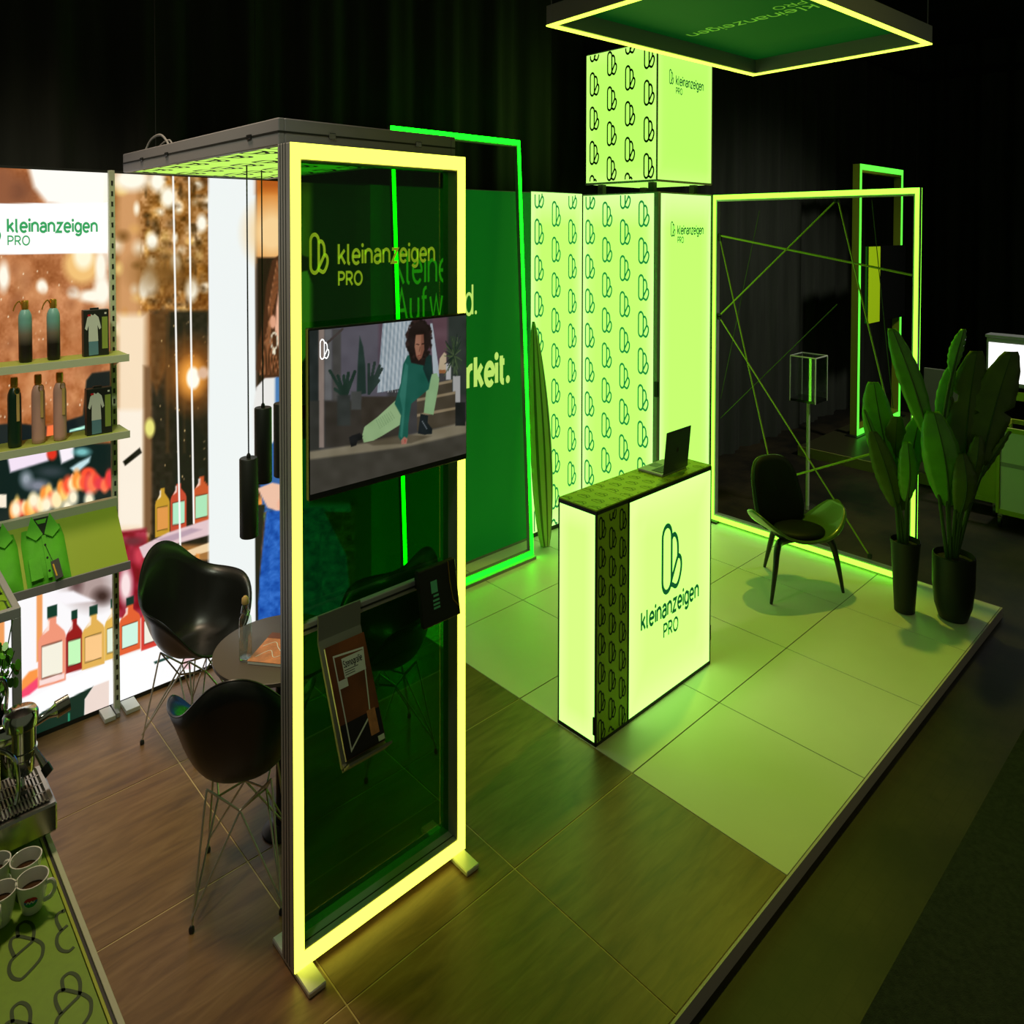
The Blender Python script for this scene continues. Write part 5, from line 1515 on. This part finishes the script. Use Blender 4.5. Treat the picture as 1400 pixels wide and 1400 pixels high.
for x, y in ((-.05, 2.74), (.36, 2.74), (.36, 3.15), (-.05, 3.15)):
    MB().lathe([(.02, .001), (.016, .012)], (x, y, CZ), 12).build('foot', 'black_plastic', em)

# small berry plant
bp = thing('berry_sprig', 'small leafy sprig with red berries in a dark vase on the coffee counter', 'plant', (.455, 3.12, CZ))
MB().lathe([(.028, .002), (.034, .01), (.040, .08), (.030, .15), (.026, .17)], (.455, 3.12, CZ), 20).build('vase', 'black_gloss', bp, smooth=True)
rs = np.random.default_rng(12)
for k in range(8):
    a = rs.uniform(0, 6.28); r_ = rs.uniform(.02, .065); top = 1.21 + rs.uniform(0, .12)
    tipx, tipy = .462 + r_ * math.cos(a), 3.12 + r_ * math.sin(a)
    tw_ = MB().tube([(.455, 3.12, 1.10), ((.455 + tipx) / 2, (3.12 + tipy) / 2, (1.14 + top) / 2), (tipx, tipy, top)], .002, 5).build('twig', 'stem_green', bp)
    for q in range(7):
        f = rs.uniform(.3, 1.0)
        cx, cy, cz = .455 + (tipx - .455) * f + rs.uniform(-.018, .018), 3.12 + (tipy - 3.12) * f + rs.uniform(-.018, .018), 1.10 + (top - 1.10) * f
        n_ = rs.normal(size=3); n_ /= np.linalg.norm(n_); s_ = np.cross(n_, [0, 0, 1.0]); s_ /= np.linalg.norm(s_) + 1e-6; t_ = np.cross(n_, s_)
        ring_ = [np.array([cx, cy, cz]) + .010 * math.cos(w) * s_ + .014 * math.sin(w) * t_ for w in np.linspace(0, 6.283, 8, endpoint=False)]
        MB().add([tuple(p) for p in ring_], [tuple(range(8))]).build('leaf', 'leaf', tw_, solid=.001)
    if k % 2 == 0:
        MB().lathe([(.001, -.007), (.006, -.004), (.007, 0), (.006, .004), (.001, .007)], (tipx, tipy, top - .02), 10).build('berry', 'berry', tw_, smooth=True)

# open-frame counter behind the coffee bar
oc = thing('open_frame_counter', 'open aluminium frame counter with patterned green top behind the espresso machine', 'counter', (.6, 4.3, 0))
OX0, OX1, OY0, OY1, OH = -.10, .70, 4.13, 4.85, 1.05
for x in (OX0, OX1 - .035):
    for y in (OY0, OY1 - .035):
        MB().cbox(x, x + .035, y, y + .035, 0, OH - .03, .002).build('post', 'aluminium', oc)
for x0, x1, y0, y1 in ((OX0, OX1, OY0, OY0 + .03), (OX0, OX1, OY1 - .03, OY1), (OX0, OX0 + .03, OY0 + .03, OY1 - .03), (OX1 - .03, OX1, OY0 + .03, OY1 - .03)):
    MB().cbox(x0, x1, y0, y1, OH - .032, OH, .002).build('rail', 'aluminium', oc)
MB().box(OX0 + .03, OX1 - .03, OY0 + .03, OY1 - .03, OH - .012, OH - .006).build('top_mat', 'mat_green', oc)
MB().strokes(pattern(OX0 + .03, OX1 - .03, OY0 + .03, OY1 - .03, .13, .17, .19), .008, lambda a, b: (a, b, OH - .0052)).build('emblem_print', 'coffee_ink', oc)
for z in (.10,):
    MB().box(OX0 + .035, OX1 - .035, OY0, OY0 + .02, z, z + .03).build('stretcher', 'aluminium', oc)
    MB().box(OX0 + .035, OX1 - .035, OY1 - .02, OY1, z, z + .03).build('stretcher', 'aluminium', oc)

# ------------------------------------------------------------------ display case behind the cable frame
HZ = -.06
dc = thing('display_case', 'clear acrylic display cube on a slim pole behind the cable frame', 'display case', (8.93, 4.13, HZ))
MB().lathe([(.13, 0), (.13, .012), (.02, .02)], (8.93, 4.13, HZ), 28).build('base_plate', 'steel_bright', dc, smooth=True)
MB().lathe([(.022, .02), (.022, .90)], (8.93, 4.13, HZ), 14).build('pole', 'shelf_paint', dc, smooth=True)
bx0, bx1, by0, by1, bz0, bz1 = 8.77, 9.09, 3.97, 4.29, .84, 1.215
MB().cbox(bx0, bx1, by0, by1, bz0, bz0 + .02, .002).build('floor_plate', 'black_gloss', dc)
for nm, q in (('pane', (bx0, bx0 + .008, by0, by1, bz0 + .02, bz1)), ('pane', (bx1 - .008, bx1, by0, by1, bz0 + .02, bz1)), ('pane', (bx0 + .008, bx1 - .008, by0, by0 + .008, bz0 + .02, bz1)), ('pane', (bx0 + .008, bx1 - .008, by1 - .008, by1, bz0 + .02, bz1)), ('lid', (bx0, bx1, by0, by1, bz1, bz1 + .008))):
    MB().box(*q).build(nm, 'acrylic', dc)
ed = [((bx0, by0, bz0), (bx0, by0, bz1)), ((bx1, by0, bz0), (bx1, by0, bz1)), ((bx0, by1, bz0), (bx0, by1, bz1)), ((bx1, by1, bz0), (bx1, by1, bz1)),
      ((bx0, by0, bz1), (bx1, by0, bz1)), ((bx0, by1, bz1), (bx1, by1, bz1)), ((bx0, by0, bz1), (bx0, by1, bz1)), ((bx1, by0, bz1), (bx1, by1, bz1))]
for a, b in ed: MB().tube([a, b], .006, 5).build('edge', 'alu_white', dc)

# ------------------------------------------------------------------ second stand in the dark part of the hall
bp_ = thing('back_platform', 'low dark platform with pale edge in the back of the hall', 'platform', (10.9, 3.4, HZ))
mat('dark_tile', lin(60, 58, 36), .35); mat('pale_edge', lin(150, 150, 70), .6)
MB().box(10.92, 14.4, 1.0, 5.2, HZ, .035).build('deck', 'dark_tile', bp_)
MB().box(10.90, 10.92, 1.0, 5.2, HZ, .038).build('edge_board', 'pale_edge', bp_)
bf = thing('back_light_frame', 'narrow upright frame of green light on the platform in the back of the hall', 'light frame', (12.35, 4.82, .036))
lit_frame(bf, lambda a, b, c: (12.12 + a, 4.80 + c, .04 + b), 1.85, 2.93, .12, .09, 'led_cyan_green', 'yellow_frame', .06)
MB().box(12.0, 14.1, 4.75, 4.95, .036, .042).build('foot_plate', 'black_metal', bf)
ms = thing('mirror_screen', 'dark hanging screen with a lime side face inside the back light frame', 'screen', (12.6, 4.7, 1.25))
MB().cbox(12.28, 13.90, 4.72, 4.78, 1.245, 2.085, .004).build('panel', 'black_gloss', ms)
mat('lime_face', lin(150, 180, 20), .5, emit=lin(140, 170, 10), estr=.6)  # emission stands in for the lime light caught by this face
MB().box(12.28, 12.74, 4.712, 4.719, 1.25, 2.08).build('lime_face', 'lime_face', ms)
MB().box(13.0, 13.4, 4.78, 4.80, 1.4, 1.9).build('bracket', 'black_metal', ms)

# leaning grey board and trolleys
gb_ = thing('grey_board', 'plain grey board standing on the back platform beside the trolleys', 'board', (11.5, 3.45, .036))
MB().cbox(11.46, 11.50, 3.05, 3.63, .036, .945, .004).build('panel', 'grey_board', gb_)
MB().box(11.50, 11.75, 3.3, 3.36, .036, .06).build('foot', 'black_metal', gb_)
def trolley(x0, y0, w, d, h, label, white):
    t = thing('equipment_trolley', label, 'trolley', (x0, y0, HZ), group='framed trolleys at the picture edge')
    zb = HZ + .11
    fr_ = .035
    for x in (x0, x0 + d - fr_):
        for y in (y0, y0 + w - fr_): MB().cbox(x, x + fr_, y, y + fr_, zb, zb + h, .003).build('post', 'yellow_frame', t)
    for z in (zb, zb + h - fr_):
        for y in (y0, y0 + w - fr_): MB().box(x0 + fr_, x0 + d - fr_, y, y + fr_, z, z + fr_).build('rail', 'yellow_frame', t)
        for x in (x0, x0 + d - fr_): MB().box(x, x + fr_, y0 + fr_, y0 + w - fr_, z, z + fr_).build('rail', 'yellow_frame', t)
    MB().box(x0 + fr_, x0 + d - fr_, y0 + fr_, y0 + w - fr_, zb + .005, zb + .02).build('deck', 'white_panel', t)
    if white:
        MB().box(x0 + .02, x0 + .03, y0 + fr_, y0 + w - fr_, zb + fr_, zb + h - fr_).build('panel', 'white_panel', t)
        MB().box(x0 + .012, x0 + .02, y0 + fr_, y0 + w - fr_, zb + h * .55, zb + h * .55 + .03).build('rail', 'alu_dark', t)
        MB().box(x0 + .012, x0 + .02, y0 + w * .62, y0 + w * .62 + .015, zb + fr_, zb + h - fr_).build('rail', 'alu_dark', t)
    else:
        MB().box(x0 + .01, x0 + .02, y0 + fr_, y0 + w - fr_, zb + fr_, zb + h - fr_).build('panel', 'lime_panel', t)
    for x in (x0 + .04, x0 + d - .06):
        for y in (y0 + .04, y0 + w - .04):
            c = MB().tube([(x, y - .015, HZ + .045), (x, y + .015, HZ + .045)], .045, 16).build('caster', 'black_plastic', t, smooth=True)
            MB().box(x - .012, x + .03, y - .022, y + .022, HZ + .06, zb).build('fork', 'steel_bright', c)
    return t
mat('lime_panel', lin(150, 168, 30), .6)
trolley(9.95, 1.55, .82, .55, .68, 'yellow-framed trolley with white panel on casters at the picture edge', True)
trolley(10.28, 2.42, .42, .36, .56, 'smaller yellow-framed trolley with lime panel behind the plant leaves', False)
wl = thing('white_light_box', 'bright white light box in a dark frame standing above the trolleys', 'light box', (10.5, 2.2, .6))
MB().cbox(10.67, 10.87, 1.62, 2.665, .965, 1.36, .004).build('housing', 'alu_dark', wl)
MB().box(10.664, 10.67, 1.65, 2.64, 1.0, 1.32).build('lit_face', 'box_white', wl)
MB().cbox(10.655, 10.885, 1.60, 2.68, 1.36, 1.385, .004).build('top_frame', 'alu_dark', wl)
for y in (1.68, 2.50):
    MB().cbox(10.74, 10.79, y, y + .05, HZ, .97, .003).build('leg', 'alu_dark', wl)
MB().box(10.66, 10.69, 1.6, 2.66, .86, .93).build('shelf_rail', 'yellow_frame', wl)
